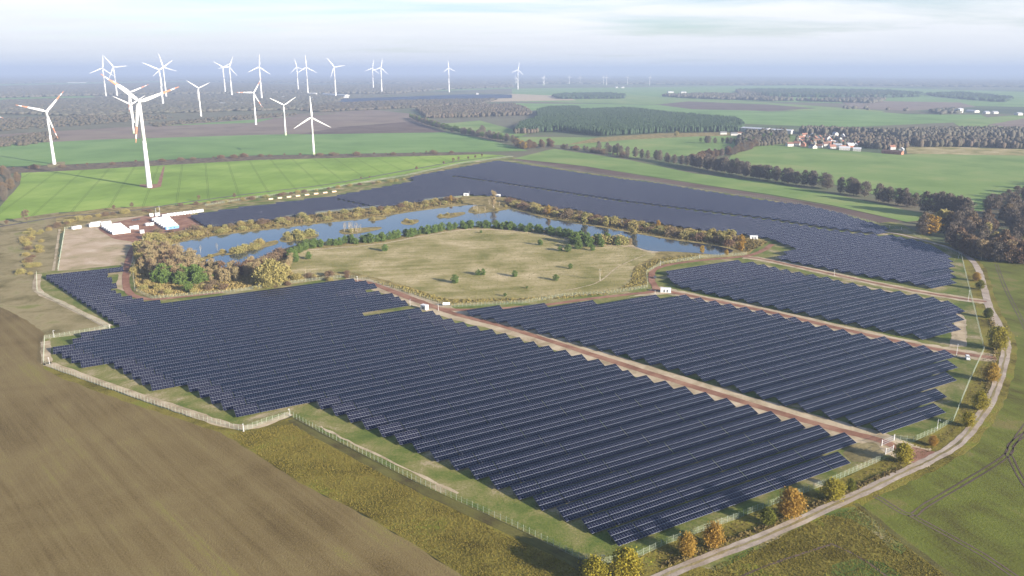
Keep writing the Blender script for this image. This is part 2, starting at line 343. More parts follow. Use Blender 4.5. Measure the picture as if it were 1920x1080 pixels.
for k, (pts, wd) in enumerate((
    ([(645,528),(690,530),(780,562),(850,588),(960,617),(1200,694),(1440,768),(1560,803),(1650,826),(1700,848),(1745,858)], 5.0),
    ([(1228,540),(1260,548),(1300,556),(1440,585),(1600,622),(1740,652),(1810,664),(1868,672)], 5.5),
    ([(1395,482),(1440,488),(1560,514),(1700,543),(1810,561),(1850,566)], 3.6),
    ([(700,532),(780,564),(850,581),(1000,574),(1110,560),(1180,552),(1228,545),(1222,525),(1228,505),(1270,494),(1330,487),(1400,480),(1430,470),(1448,458)], 5.0),
    ([(268,446),(250,465),(240,490),(236,525),(242,548),(262,558),(300,561),(420,548)], 5.0),
    ([(100,508),(112,430)], 2.0))):
    if k < 3: ribbon('sandy_verge', pts, wd + (13 if k == 0 else 9), M_sand, 0.06, 1.2)
    ribbon('gravel_track', pts, wd, M_red if k < 5 else M_sand, 0.12 + 0.02 * k, 0.25)
sheet('sandy_ground', [(1225,545),(1245,548),(1280,552),(1276,550),(1185,556),(1170,560),(1205,550)], M_sand, 0.09, 0.3, 3)
sheet('sandy_ground', [(1400,490),(1500,512),(1640,543),(1780,566),(1812,600),(1812,650),(1780,652),(1790,600),(1700,552),(1540,520),(1440,500)], M_sand, 0.075, 0.5, 3)
sheet('sandy_ground', [(1600,832),(1640,830),(1660,850),(1640,870),(1600,866),(1580,850)], M_tan, 0.075, 0.5, 3)
sheet('gravel_patch', [(1712,838),(1745,846),(1770,850),(1725,874),(1700,862),(1690,852)], M_red, 0.115, 0.3, 3)
ribbon('sandy_path', [(845,328.5),(960,345.5),(1160,375.5),(1300,392.5),(1440,409.5),(1560,428.5),(1665,440)], 8.0, M_sand, 0.09, 0.4)
ribbon('sandy_path', [(410,424),(480,413),(600,398),(740,384),(868,366),(955,368),(1060,391),(1160,407),(1260,421),(1370,436),(1435,445)], 4.0, M_sand, 0.125, 0.6)
# verge between the fence and the lane, and the lane
sheet('rough_verge', [(1120,1062),(1195,1045),(1250,1020),(1440,950),(1560,905),(1660,860),(1712,830),(1788,790),(1845,657),(1826,562),(1800,476),(1760,455),(1800,462),(1830,490),(1860,580),(1896,640),(1890,700),(1840,800),(1745,872),(1600,940),(1440,1010),(1250,1090),(1200,1150)], M_rough, 0.045, 0.4, 5)
sheet('rough_meadow', [(1230,1095),(1440,1006),(1600,938),(1622,962),(1700,1020),(1800,1095),(2000,1260),(1200,1300)], M_rough, 0.055, 0.3, 4)
sheet('green_patch', [(1300,1060),(1440,1000),(1560,955),(1600,950),(1640,975),(1700,1030),(1690,1040),(1600,975),(1540,965),(1460,1010),(1340,1070)], M_site, 0.07, 0.8, 4)
sheet('green_patch', [(1560,1060),(1600,1048),(1660,1056),(1720,1100),(1560,1130)], ground_mat('lush_grass', [(0.065,0.095,0.018), (0.095,0.13,0.025), (0.13,0.15,0.035)], big=12, small=0.8, grain=0.4), 0.08, 0.6, 4)
sheet('sprouting_field', [(1606,940),(1745,876),(1842,804),(1892,705),(1899,640),(1864,580),(1842,500),(1836,487),(1920,492),(2300,500),(2500,1300),(2050,1300),(1810,1095),(1705,1020)], M_olive, 0.035, 0.3, 6)
LANE = [(1180,1120),(1240,1082),(1340,1042),(1440,1003),(1600,931),(1690,888),(1745,862),(1800,828),(1846,770),(1868,725),(1884,672),(1886,640),(1870,605),(1855,575),(1845,540),(1834,505),(1815,482),(1780,465),(1740,453),(1690,440),(1640,432)]
ribbon('lane_verge', LANE, 11.0, M_rough, 0.058, 0.6)
ribbon('field_margin', [(1604,944),(1706,1024),(1805,1096),(1900,1170)], 2.6, M_mown, 0.061, 0.3)
ribbon('lane', LANE, 4.6, M_lane, 0.14, 0.25)
ribbon('lane_centre_strip', LANE[:12], 1.0, M_tan, 0.165, 0.25)
def wheel_tracks(pts, gauge=1.9, wd=0.55, z=0.09, mat=M_plough):
    P = np.array(catmull([G(*p) for p in pts], False, 8)); d = np.gradient(P, axis=0); d /= np.linalg.norm(d, axis=1)[:, None]; nr = np.stack([-d[:, 1], d[:, 0]], 1)
    for s in (-1, 1): ribbon('wheel_track', [tuple(q) for q in (P + nr * s * gauge / 2)], wd, mat, z, 0.1, smooth=False, px=False)
for p in ([(1960,790),(1900,830),(1892,850),(1850,880),(1740,945),(1705,965),(1650,935),(1640,930)],
          [(1705,965),(1780,1005),(1850,1045),(1930,1100)], [(1960,950),(1920,905),(1896,860),(1892,845),(1930,790)],
          [(1868,495),(1885,540),(1920,610),(1960,700)]): wheel_tracks(p)
ribbon('wheel_track', [(1300,1120),(1440,1060),(1530,1030),(1560,1020)], 0.8, M_plough, 0.09, 0.2)
ribbon('wheel_track', [(1560,1020),(1620,1050),(1680,1095)], 0.8, M_plough, 0.092, 0.2)
#road along the north side
ribbon('country_road', [(-100,438),(0,425),(110,407),(190,400),(270,392),(345,380),(480,362),(620,345),(760,320),(870,301),(960,291)], 5.0, ground_mat('asphalt_road', [(0.10,0.09,0.085),(0.14,0.125,0.115)], big=20, small=1), 0.15, 0.2)
ribbon('sandy_path', [(345,398),(400,392),(480,379),(620,362),(760,335),(790,326),(870,310),(930,299)], 5.0, M_straw, 0.13, 0.7)

# --- lake
M_water, nt, b = new_mat('lake_water')
b.inputs['Base Color'].default_value = (0.012, 0.028, 0.045, 1); b.inputs['Roughness'].default_value = 0.06; b.inputs['IOR'].default_value = 1.33; b.inputs['Specular IOR Level'].default_value = 0.9
nz = nt.nodes.new('ShaderNodeTexNoise'); nz.inputs['Scale'].default_value = 0.35; nz.inputs['Detail'].default_value = 4
gg = nt.nodes.new('ShaderNodeNewGeometry'); nt.links.new(gg.outputs['Position'], nz.inputs['Vector'])
bp = nt.nodes.new('ShaderNodeBump'); bp.inputs['Strength'].default_value = 0.10; bp.inputs['Distance'].default_value = 0.3
nt.links.new(nz.outputs[0], bp.inputs['Height']); nt.links.new(bp.outputs[0], b.inputs['Normal'])
sheet('lake_bank', [(262,445),(300,438),(400,424),(480,413),(600,398),(700,388),(800,374),(870,368),(960,370),(1060,388),(1160,404),(1260,418),(1370,434),(1440,452),(1400,478),(1330,488),(1260,492),(1215,512),(1212,538),(1140,551),(980,566),(840,574),(690,522),(640,520),(440,548),(290,562),(252,548),(246,505)], M_straw, 0.09, 0.8, 8)
MEADOW = [(540,478),(560,472),(620,464),(700,457),(760,447),(850,432),(900,429),(970,433),(1040,444),(1100,456),(1190,462),(1225,472),(1225,482),(1190,500),(1180,530),(1150,544),(1090,549),(980,560),(840,560),(760,535),(690,518),(645,510),(560,522),(536,505)]
sheet('meadow', MEADOW, M_meadow, 0.13, 0.8, 8, smooth=True)
ribbon('sandy_shore', [(1080,458),(1140,459),(1185,462),(1215,470),(1230,474)], 9.0, M_sand, 0.16, 1.5)
ribbon('sandy_shore', [(560,470),(700,459),(760,449),(850,433),(900,430),(970,433),(1040,443),(1100,456)], 4.0, M_sand, 0.155, 1.2)
ribbon('footpath', [(1210,478),(1160,500),(1120,530),(1060,545)], 1.2, M_sand, 0.16, 0.2)
LAKE = [(317,462),(362,450),(425,440),(505,431),(605,419),(692,410),(792,395),(880,385),(940,388),(1035,412),(1110,424),(1185,437),(1260,450),(1335,460),(1374,470),(1352,478),(1310,475),(1260,472),(1222,471),(1190,462),(1178,450),(1110,444),(1040,434),(960,427),(900,424),(850,426),(780,438),(700,447),(640,452),(580,456),(545,463),(515,474),(485,491),(462,498),(425,506),(390,503),(372,490),(350,481),(330,473)]
sheet('lake', LAKE, M_water, 0.20, 0.8, 6, smooth=True)
ISL = [([(370,487),(395,478),(422,471),(424,475),(400,482),(376,491)], 'low'), ([(424,476),(450,466),(480,459),(517,451),(519,458),(486,467),(450,474),(428,479)], 'bush'),
       ([(524,450),(540,440),(580,438),(597,440),(592,446),(560,451),(535,455)], 'bush'), ([(637,437),(640,431),(670,428),(710,426),(713,430),(680,437),(650,440)], 'stems'),
       ([(753,420),(756,414),(782,412),(784,417),(770,422)], 'low'), ([(820,408),(826,403),(866,398),(871,402),(845,409)], 'low'),
       ([(878,398),(884,389),(900,384),(930,380),(955,386),(955,392),(915,399),(895,401)], 'stems'), ([(690,413),(700,407),(722,407),(722,411),(700,415)], 'low')]
for pts, k in ISL: sheet('lake_island', pts, M_straw, 0.26, 0.5, 4, smooth=True)

# ================================================================== SOLAR TABLES
AZ = R(59.98); DR = np.array([math.sin(AZ), math.cos(AZ)]); NR = np.array([math.cos(AZ), -math.sin(AZ)])
ROT = math.atan2(DR[1], DR[0]); PITCH_M = 10.48; ROW0 = -0.055
MW, MH, GAP = 1.134, 2.28, 0.022; ZTOP, TILT = 3.0, R(19.0); CT, ST = math.cos(TILT), math.sin(TILT)
MODW = MW + GAP
def module_mat():
    m, nt, b = new_mat('solar_glass'); N = nt.nodes; L = nt.links
    uv = N.new('ShaderNodeUVMap'); uv.uv_map = 'UVMap'; sp = N.new('ShaderNodeSeparateXYZ'); L.new(uv.outputs[0], sp.inputs[0])
    def m2(op, a, bb=0.0):
        n = N.new('ShaderNodeMath'); n.operation = op
        for i, v in enumerate((a, bb)):
            if isinstance(v, (int, float)): n.inputs[i].default_value = v
            else: L.new(v, n.inputs[i])
        return n.outputs[0]
    ex = m2('ABSOLUTE', m2('SUBTRACT', sp.outputs[0], 0.5)); ey = m2('ABSOLUTE', m2('SUBTRACT', sp.outputs[1], 0.5))
    fx = m2('GREATER_THAN', ex, 0.5 - 0.034 / MW); fy = m2('GREATER_THAN', ey, 0.5 - 0.050 / MH)
    frame = m2('MAXIMUM', m2('MULTIPLY', fx, 0.42), fy)
    mid = m2('MULTIPLY', m2('LESS_THAN', ey, 0.016 / MH), 0.75)
    cx = m2('MULTIPLY', m2('LESS_THAN', m2('PINGPONG', m2('MULTIPLY', sp.outputs[0], MW), MW / 12), 0.004), 0.08)
    line = m2('MAXIMUM', frame, m2('MAXIMUM', mid, cx))
    oi = N.new('ShaderNodeNewGeometry')
    cm = N.new('ShaderNodeMix'); cm.data_type = 'RGBA'; L.new(oi.outputs['Random Per Island'], cm.inputs[0])
    cm.inputs[6].default_value = (0.003, 0.005, 0.020, 1); cm.inputs[7].default_value = (0.005, 0.006, 0.021, 1)
    mx = N.new('ShaderNodeMix'); mx.data_type = 'RGBA'; L.new(line, mx.inputs[0]); L.new(cm.outputs[2], mx.inputs[6]); mx.inputs[7].default_value = (0.38, 0.40, 0.44, 1)
    L.new(mx.outputs[2], b.inputs['Base Color'])
    ro = m2('ADD', 0.16, m2('MULTIPLY', line, 0.3)); L.new(ro, b.inputs['Roughness'])
    b.inputs['Specular IOR Level'].default_value = 0.16; b.inputs['Specular Tint'].default_value = (0.55, 0.74, 1.0, 1); b.inputs['IOR'].default_value = 1.45
    return m
M_mod = module_mat(); M_steel = plain('galvanised_steel', (0.14, 0.145, 0.15), 0.6, 0.3, 0.3)  # steel colour darkened, so gaps between tables look as if in shade
def slope(x, s, up=0.0):
    """local table coordinates: x along the row, s metres down the slope from the top edge"""
    return (x, -s * CT + up * ST, ZTOP - s * ST + up * CT)
def module_arrays(cells, full=True):
    """cells: list of (x0, s0); returns V, F, UV for module boxes"""
    V = []; Fc = []; UV = []
    for x0, s0 in cells:
        k = len(V)
        for up in (0.0, 0.035):
            for (x, s) in ((x0, s0 + MH), (x0 + MW, s0 + MH), (x0 + MW, s0), (x0, s0)): V.append(slope(x, s, up))
        q = [(4,5,6,7), (3,2,1,0), (0,1,5,4), (1,2,6,5), (2,3,7,6), (3,0,4,7)]
        for i, f in enumerate(q if full else q[:1]):
            Fc.append([k + a for a in f]); UV += [(0,0),(1,0),(1,1),(0,1)] if i == 0 else [(0.53, 0.25)] * 4  # side faces take dark glass colour, painting shade into the gaps between tables
    return V, Fc, UV
def module_mesh(name, cells, full=True):
    V, Fc, UV = module_arrays(cells, full); me = fast_mesh(name, V, Fc, M_mod)
    me.uv_layers.new(name='UVMap').data.foreach_set('uv', np.array(UV, np.float32).ravel()); return me
def frame_mesh(n):
    L = n * MODW - GAP; mb = MB()
    def beam(x0, x1, s0, s1, u0, u1):
        P = [slope(x, s, u) for u in (u0, u1) for (x, s) in ((x0, s1), (x1, s1), (x1, s0), (x0, s0))]
        mb.add(P, [(0,3,2,1),(4,5,6,7),(0,1,5,4),(1,2,6,5),(2,3,7,6),(3,0,4,7)], M_steel)
    for s in (0.55, 1.75, 2.85, 4.05, 5.15, 6.35): beam(0.02, L - 0.02, s - 0.04, s + 0.04, -0.09, -0.004)
    k = max(2, int(round(L / 3.9)) + 1)
    for i in range(k):
        x = 0.5 + (L - 1.0) * i / (k - 1)
        beam(x - 0.04, x + 0.04, 0.4, 6.5, -0.19, -0.085)
        for s in (1.6, 5.2):
            _, y, z = slope(x, s, -0.15); mb.box(x - 0.06, x + 0.06, y - 0.06, y + 0.06, -0.05, z, M_steel)
    return mb.mesh('support_frame')
mod_single = module_mesh('solar_module', [(0, 0)])
row_meshes, frame_meshes = {}, {}
def get_row(n, r):
    if (n, r) not in row_meshes: row_meshes[(n, r)] = module_mesh('module_row', [(i * MODW, r * (MH + GAP)) for i in range(n)])
    return row_meshes[(n, r)]
def get_frame(n):
    if n not in frame_meshes: frame_meshes[n] = frame_mesh(n)
    return frame_meshes[n]
BLOCKS = [
 ('front', 9, 0.0, [(79,511),(228,496),(229,500),(204,505),(206,525),(222,527),(222,534),(206,540),(226,547),(240,552),(252,558),(299,558),(301,562),(645,519),(672,523),(694,527),(696,532),(677,543),(712,546),(731,551),(753,562),(752,569),(677,579),(679,591),(783,577),(800,582),
   (862,602),(918,617.5),(975,633),(1094,666),(1187,695),(1292,725),(1410,761),(1500,787),(1582,811),(1572,851),(1146,999),(880,877),(594,750),(436,764.5),(347,716.5),(284,718.5),(212,677.0),(153,677),(95,649),(133,637.5),(151,623.5),(222,610),(223,605)]),
 ('middle', 27, 0.0, [(846,580),(887,571.5),(889,575),(962,570),(965,574),(1112,558),(1115,562),(1185,555),(1276,549.5),(1335,561),(1472,591.5),(1600,620),(1777,658.5),(1778,681),(1775,700),(1749,737),(1750,762),(1641,797.5),(1422,735.5),(1241,680.5),(1116,645.5),(1005,615.5),(861,578.5)]),
 ('right', 27, 0.45, [(1246,503),(1356,486.5),(1396,488),(1440,497),(1547,518),(1642,539),(1762,558),(1782,567),(1794,577),(1792,592),(1783,611),(1727,628),(1580,598.5),(1407,562),(1297,538.5),(1268,531),(1250,521)]),
 ('upper', 27, 0.1, [(355,402),(405,394),(457,386),(480,384),(582,371),(620,368),(640,363),(687,355),(777,338),(767,331),(792,326),(830,319),(932,300),(960,304),(1072,321),(1135,330),(1242,344),(1310,355),(1440,375),(1497,381),(1565,395),(1600,406),(1660,424),(1650,436),(1690,443),(1720,450),(1750,461),(1774,478),(1778,505),(1784,530),(1760,538),
   (1701,525.5),(1646,516.5),(1594,508),(1542,498),(1495,489.5),(1445,478),(1480,468),(1487,460),(1462,453),(1442,444),(1405,438),(1315,428),(1262,420),(1210,412.5),(1160,405.5),(1115,399.5),(1069,388),(1047,388),(992,376.5),(955,366),(905,363),(860,362),(745,381),(590,396),(480,412),(385,421)]),
]
AISLES = [([(845,327.5),(960,344),(1160,374),(1300,391),(1440,408),(1560,427),(1660,438.5)], 6.5), ([(624,369.5),(660,377),(705,387)], 4.2)]
def seg_hits(P, c):
    """sorted along-row positions where the line perp == c crosses the outline P (perp, along)"""
    xs = []; n = len(P)
    for i in range(n):
        (p0, a0), (p1, a1) = P[i], P[(i + 1) % n]
        if (p0 > c) != (p1 > c): xs.append(a0 + (a1 - a0) * (c - p0) / (p1 - p0))
    return sorted(xs)
def to_pa(q): g = np.array(G(q[0], q[1], ZTOP)); return (float(g @ NR), float(g @ DR))
tables = []                                  # (block, row number, order in row, x, y, modules)
for bname, first, ph, pts in BLOCKS:
    P = [to_pa(q) for q in pts]; lo = min(p for p, a in P); hi = max(p for p, a in P)
    i0 = int(math.ceil(lo / PITCH_M - ROW0 - ph)); i1 = int(math.floor(hi / PITCH_M - ROW0 - ph))
    rownum = 0
    for i in range(i1, i0 - 1, -1):
        c = (i + ROW0 + ph) * PITCH_M; xs = seg_hits(P, c); segs = [(xs[k], xs[k + 1]) for k in range(0, len(xs) - 1, 2)]
        if bname == 'upper':
            for apts, hw in AISLES:
                A = [to_pa(q) for q in apts]
                for k in range(len(A) - 1):
                    (p0, a0), (p1, a1) = A[k], A[k + 1]
                    if (p0 > c) != (p1 > c):
                        ac = a0 + (a1 - a0) * (c - p0) / (p1 - p0); L = math.hypot(p1 - p0, a1 - a0); h = hw * L / abs(p1 - p0)
                        ns = []
                        for s0, s1 in segs:
                            if s0 < ac < s1: ns += [(s0, ac - h), (ac + h, s1)]
                            else: ns.append((s0, s1))
                        segs = ns
        rownum += 1; order = 0
        for s0, s1 in segs:
            x = s0; left = int((s1 - s0 + 1.2) / MODW) // 3 * 3; cnt = first
            while left >= 6:
                n = min(left, cnt)
                if 0 < left - n < 6: n = left
                order += 1; q = NR * c + DR * x
                tables.append((bname, rownum, order, q[0], q[1], n)); x += n * MODW + 0.30; left -= n; cnt = 27
def ordn(k): return '%d%s' % (k, 'th' if 10 <= k % 100 <= 20 else {1: 'st', 2: 'nd', 3: 'rd'}.get(k % 10, 'th'))
tables.sort(key=lambda t: -px_per_m(t[3] + DR[0] * t[5] * .5, t[4] + DR[1] * t[5] * .5) * math.sqrt(t[5]))
WHERE = {'front': 'of front block', 'middle': 'of middle block', 'right': 'of right block', 'upper': 'behind the lake'}
NEAR, SINGLE = 34, 300
for k, (bn, rn, od, x, y, n) in enumerate(tables[:SINGLE]):
    t = empty('solar_table', (x, y, 0.03), ROT); t.rotation_euler = (R((RS.rand() - 0.5) * 1.0), 0, ROT)
    ln = 'long' if n > 24 else ('medium' if n > 12 else 'short')
    tag(t, '%s solar table, %s from left in the %s row %s' % (ln, ordn(od), 'frontmost' if rn == 1 else ordn(rn), WHERE[bn]), 'solar table', 'solar tables in parallel rows')
    if k < NEAR:
        for r in range(3):
            for i in range(n):
                s = r * (MH + GAP); link('solar_module', mod_single, t, (i * MODW, -s * CT, -s * ST))
    else:
        for r in range(3): tag(link('module_row', get_row(n, r), t), kind='stuff')
    link('support_frame', get_frame(n), t)
# the rest, far away: one object
V = []; Fc = []; UV = []; cR, sR = math.cos(ROT), math.sin(ROT); cache = {}
VV, FF, UU = [], [], []; off = 0
for (bn, rn, od, x, y, n) in tables[SINGLE:]:
    if n not in cache:
        v, f, u = module_arrays([(i * MODW, r * (MH + GAP)) for i in range(n) for r in range(3)], False)
        L = n * MODW - GAP; k = len(v)
        v += [slope(0, 6.9, -0.02), slope(L, 6.9, -0.02), slope(L, 0, -0.02), slope(0, 0, -0.02)]; f += [[k + 3, k + 2, k + 1, k]]; u += [(0.3, 0.3)] * 4
        for i in range(max(2, int(L / 8))):
            xx = 0.5 + (L - 1) * i / max(1, int(L / 8) - 1)
            k = len(v); a = slope(xx, 1.6, -0.03); v += [(a[0] - .06, a[1], 0), (a[0] + .06, a[1], 0), (a[0] + .06, a[1], a[2]), (a[0] - .06, a[1], a[2])]; f += [[k, k + 1, k + 2, k + 3]]; u += [(0.53, 0.25)] * 4
        cache[n] = (np.array(v), np.array(f), np.array(u))
    v, f, u = cache[n]; w_ = np.empty_like(v); w_[:, 0] = x + v[:, 0] * cR - v[:, 1] * sR; w_[:, 1] = y + v[:, 0] * sR + v[:, 1] * cR; w_[:, 2] = v[:, 2] + 0.03
    VV.append(w_); FF.append(f + off); UU.append(u); off += len(v)
me = fast_mesh('solar_tables', np.concatenate(VV), np.concatenate(FF), M_mod)
me.uv_layers.new(name='UVMap').data.foreach_set('uv', np.concatenate(UU).astype(np.float32).ravel())
tag(link('solar_tables', me), 'hundreds of farther navy solar tables in rows behind the lake and on the right', 'solar tables', kind='stuff')
print('TABLES', len(tables), {b[0]: sum(1 for t in tables if t[0] == b[0]) for b in BLOCKS})

# ================================================================== TREES
M_bark = plain('bark', (0.10, 0.075, 0.055), 0.9, 0.1); M_palebark = plain('pale_bark', (0.42, 0.38, 0.32), 0.9, 0.1)
LEAF = {
 'yellow': leaf_mat('yellow_leaves', (0.42, 0.33, 0.04), (0.20, 0.19, 0.028), (0.28, 0.25, 0.035), 0.4),
 'orange': leaf_mat('orange_leaves', (0.44, 0.26, 0.055), (0.25, 0.16, 0.04), (0.40, 0.29, 0.05), 0.4),
 'green': leaf_mat('olive_leaves', (0.13, 0.15, 0.025), (0.06, 0.08, 0.015), (0.20, 0.19, 0.03), 0.3),
 'pine': leaf_mat('pine_needles', (0.075, 0.13, 0.03), (0.13, 0.19, 0.045), (0.10, 0.135, 0.035), 0.15),
 'alder': leaf_mat('bare_twigs', (0.165, 0.135, 0.108), (0.10, 0.085, 0.066), (0.15, 0.125, 0.09), 0.1),
 'russet': leaf_mat('russet_leaves', (0.20, 0.115, 0.065), (0.12, 0.085, 0.06), (0.17, 0.14, 0.08), 0.2),
 'birch': leaf_mat('tan_twigs', (0.40, 0.29, 0.155), (0.24, 0.18, 0.10), (0.30, 0.26, 0.13), 0.25),
 'gold': leaf_mat('golden_shrub_leaves', (0.40, 0.32, 0.12), (0.22, 0.185, 0.07), (0.25, 0.25, 0.085), 0.25),
}
def rand_dirs(n):
    v = RS.normal(size=(n, 3)); return v / np.linalg.norm(v, axis=1)[:, None]
def crown_mesh(name, mat, h, r, base, shape, clumps, leaves, size, thin=1.0, spread=0.30):
    """leaf-sized quads gathered in clumps through the volume of the crown; unit: metres"""
    C_ = []
    while len(C_) < clumps:
        t = RS.rand(); z = base + (h - base) * t
        if shape == 'cone': rr = r * (1 - t) ** 0.75 * (0.75 + 0.25 * math.sin(t * 20)) + 0.05 * r
        elif shape == 'vase': rr = r * (0.35 + 0.65 * t) * math.sqrt(max(0.0, 1 - max(0, (t - 0.75) / 0.28) ** 2))
        elif shape == 'column': rr = r * math.sqrt(max(0.02, 1 - abs(2 * t - 1) ** 3))
        else: rr = r * math.sqrt(max(0.02, 1 - (2 * t - 0.92) ** 2))
        a = RS.rand() * 2 * math.pi; q = rr * RS.rand() ** 0.5
        C_.append((q * math.cos(a), q * math.sin(a), z))
    C_ = np.array(C_); ph_ = RS.rand(3) * 6.3; aa = np.arctan2(C_[:, 1], C_[:, 0]); zz = C_[:, 2] / h; lop = 1 + 0.16 * np.sin(3 * aa + ph_[0] + 5 * zz) + 0.12 * np.sin(5 * aa + ph_[1] - 9 * zz) + 0.10 * np.sin(2 * aa + ph_[2] + 13 * zz); C_[:, 0] *= lop; C_[:, 1] *= lop
    P = np.repeat(C_, leaves, axis=0) + RS.normal(size=(clumps * leaves, 3)) * spread * r * 0.55 * np.array([1, 1, 0.7])
    P[:, 2] = np.maximum(P[:, 2], base * 0.6)
    n = len(P); a = rand_dirs(n); b_ = np.cross(a, rand_dirs(n)); b_ /= np.linalg.norm(b_, axis=1)[:, None] + 1e-9
    s = size * (0.6 + 0.8 * RS.rand(n))[:, None]
    if shape == 'vase' or thin < 1: a[:, 2] = np.abs(a[:, 2]) + 0.8; a /= np.linalg.norm(a, axis=1)[:, None]; b_ = np.cross(a, rand_dirs(n)); b_ /= np.linalg.norm(b_, axis=1)[:, None] + 1e-9
    V = np.stack([P - a * s - b_ * s * thin, P + a * s - b_ * s * thin, P + a * s + b_ * s * thin, P - a * s + b_ * s * thin], 1).reshape(-1, 3)
    return fast_mesh(name, V, np.arange(n * 4).reshape(-1, 4), mat)
def trunk_mesh(h, r, base, mat, limbs=6, tr=0.03, multi=1):
    mb = MB()
    for q in range(multi):
        a0 = RS.rand() * 6.28; ox, oy = (0, 0) if multi == 1 else (0.3 * math.cos(a0), 0.3 * math.sin(a0)); lean = 0.1 * r if multi == 1 else 0.45 * r
        top = np.array([ox + lean * math.cos(a0), oy + lean * math.sin(a0), h * 0.86])
        mid = np.array([ox * 1.4, oy * 1.4, h * 0.4])
        mb.bar((ox, oy, -0.2), mid, h * tr, h * tr * 0.65, mat, 7); mb.bar(mid, top, h * tr * 0.65, h * tr * 0.12, mat, 6)
        for i in range(limbs):
            t = 0.30 + 0.6 * i / limbs; p = mid * (1 - (t - 0.4) / 0.6) + top * ((t - 0.4) / 0.6) if t > 0.4 else np.array([ox, oy, h * t])
            a = a0 + i * 2.4; e = np.array([p[0] + math.cos(a) * r * 0.72 * (1.1 - t * 0.6), p[1] + math.sin(a) * r * 0.72 * (1.1 - t * 0.6), min(h * 0.92, max(p[2], base) + h * 0.20)])
            mb.bar(p, e, h * tr * 0.4, h * tr * 0.08, mat, 5)
    return mb.mesh('trunk')
KIND = {}
def kind(name, n, mat, h, r, base, shape, clumps, leaves, size, thin=1.0, spread=0.30, bark=None, limbs=6, tr=0.02, multi=1):
    KIND[name] = [(crown_mesh('crown', LEAF[mat], h * (0.92 + 0.16 * RS.rand()), r * (0.9 + 0.2 * RS.rand()), base, shape, clumps, leaves, size, thin, spread),
                   trunk_mesh(h, r, base, bark or M_bark, limbs, tr, multi)) for _ in range(n)]
    KIND[name].append(h)
kind('yellow_tree', 4, 'yellow', 8, 3.3, 1.2, 'round', 170, 26, 0.16, 1.0, 0.42)
kind('orange_tree', 4, 'orange', 8, 3.3, 1.2, 'round', 170, 26, 0.16, 1.0, 0.42)
kind('green_tree', 3, 'green', 7, 2.8, 0.8, 'round', 150, 26, 0.16, 1.0, 0.42)
kind('pine_tree', 5, 'pine', 7, 2.5, 0.3, 'round', 75, 22, 0.22, 0.6, 0.32)
kind('tall_pine', 4, 'pine', 17, 3.6, 5.0, 'column', 60, 20, 0.5, 0.6, 0.34)
kind('alder_tree', 6, 'alder', 17, 5.2, 2.2, 'round', 120, 22, 0.50, 0.22, 0.30, limbs=9, tr=0.016)
kind('russet_tree', 5, 'russet', 16, 5.0, 2.0, 'round', 110, 22, 0.50, 0.40, 0.30, limbs=8, tr=0.016)
kind('birch_tree', 5, 'birch', 9, 2.2, 1.5, 'vase', 55, 16, 0.34, 0.22, 0.36, bark=M_palebark, limbs=7, tr=0.013)
kind('bare_birch', 4, 'birch', 8, 1.3, 2.5, 'column', 18, 8, 0.22, 0.18, 0.5, bark=M_palebark, limbs=8, tr=0.013, multi=2)
kind('gold_shrub', 6, 'gold', 3.2, 2.7, 0.1, 'round', 70, 18, 0.22, 0.6, 0.5, limbs=5, tr=0.02, multi=3)
kind('willow', 2, 'gold', 9, 7.0, 0.3, 'round', 330, 24, 0.26, 0.6, 0.24, limbs=8, tr=0.02, multi=3)
kind('brown_shrub', 4, 'russet', 3.0, 2.6, 0.1, 'round', 60, 16, 0.24, 0.4, 0.5, limbs=5, tr=0.02, multi=3)
kind('young_tree', 3, 'russet', 7, 1.8, 2.8, 'round', 40, 14, 0.26, 0.35, 0.34, limbs=5, tr=0.013)
kind('gold_tree', 3, 'gold', 12, 3.2, 1.2, 'column', 90, 20, 0.36, 0.6, 0.3, limbs=7, tr=0.015)
kind('orange_birch', 3, 'orange', 11, 2.6, 1.5, 'column', 70, 18, 0.34, 0.5, 0.3, limbs=7, tr=0.013)
OBJNAME = {'gold_shrub': 'shrub', 'brown_shrub': 'shrub', 'tall_pine': 'pine_tree', 'bare_birch': 'birch_tree', 'orange_birch': 'birch_tree', 'willow': 'willow_tree', 'gold_tree': 'autumn_tree', 'yellow_tree': 'maple_tree', 'orange_tree': 'maple_tree', 'green_tree': 'maple_tree', 'russet_tree': 'woodland_tree'}
def tree(k, x, y, h, label, group=None, wide=1.0, z=0.0, cat=None):
    var = RS.randint(len(KIND[k]) - 1); cm, tm = KIND[k][var]; s = h / KIND[k][-1]
    nm = OBJNAME.get(k, k)
    t = empty(nm, (x, y, z), RS.rand() * 6.28, (s * wide, s * wide, s)); tag(t, label, cat or ('shrub' if nm == 'shrub' else 'tree'), group)
    link('crown', cm, t); link('trunk', tm, t); return t
def tree_px(k, u, v, vt, label, group=None, wide=1.0):
    x, y = G(u, v); return tree(k, x, y, height_to(u, v, vt), label, group, wide)
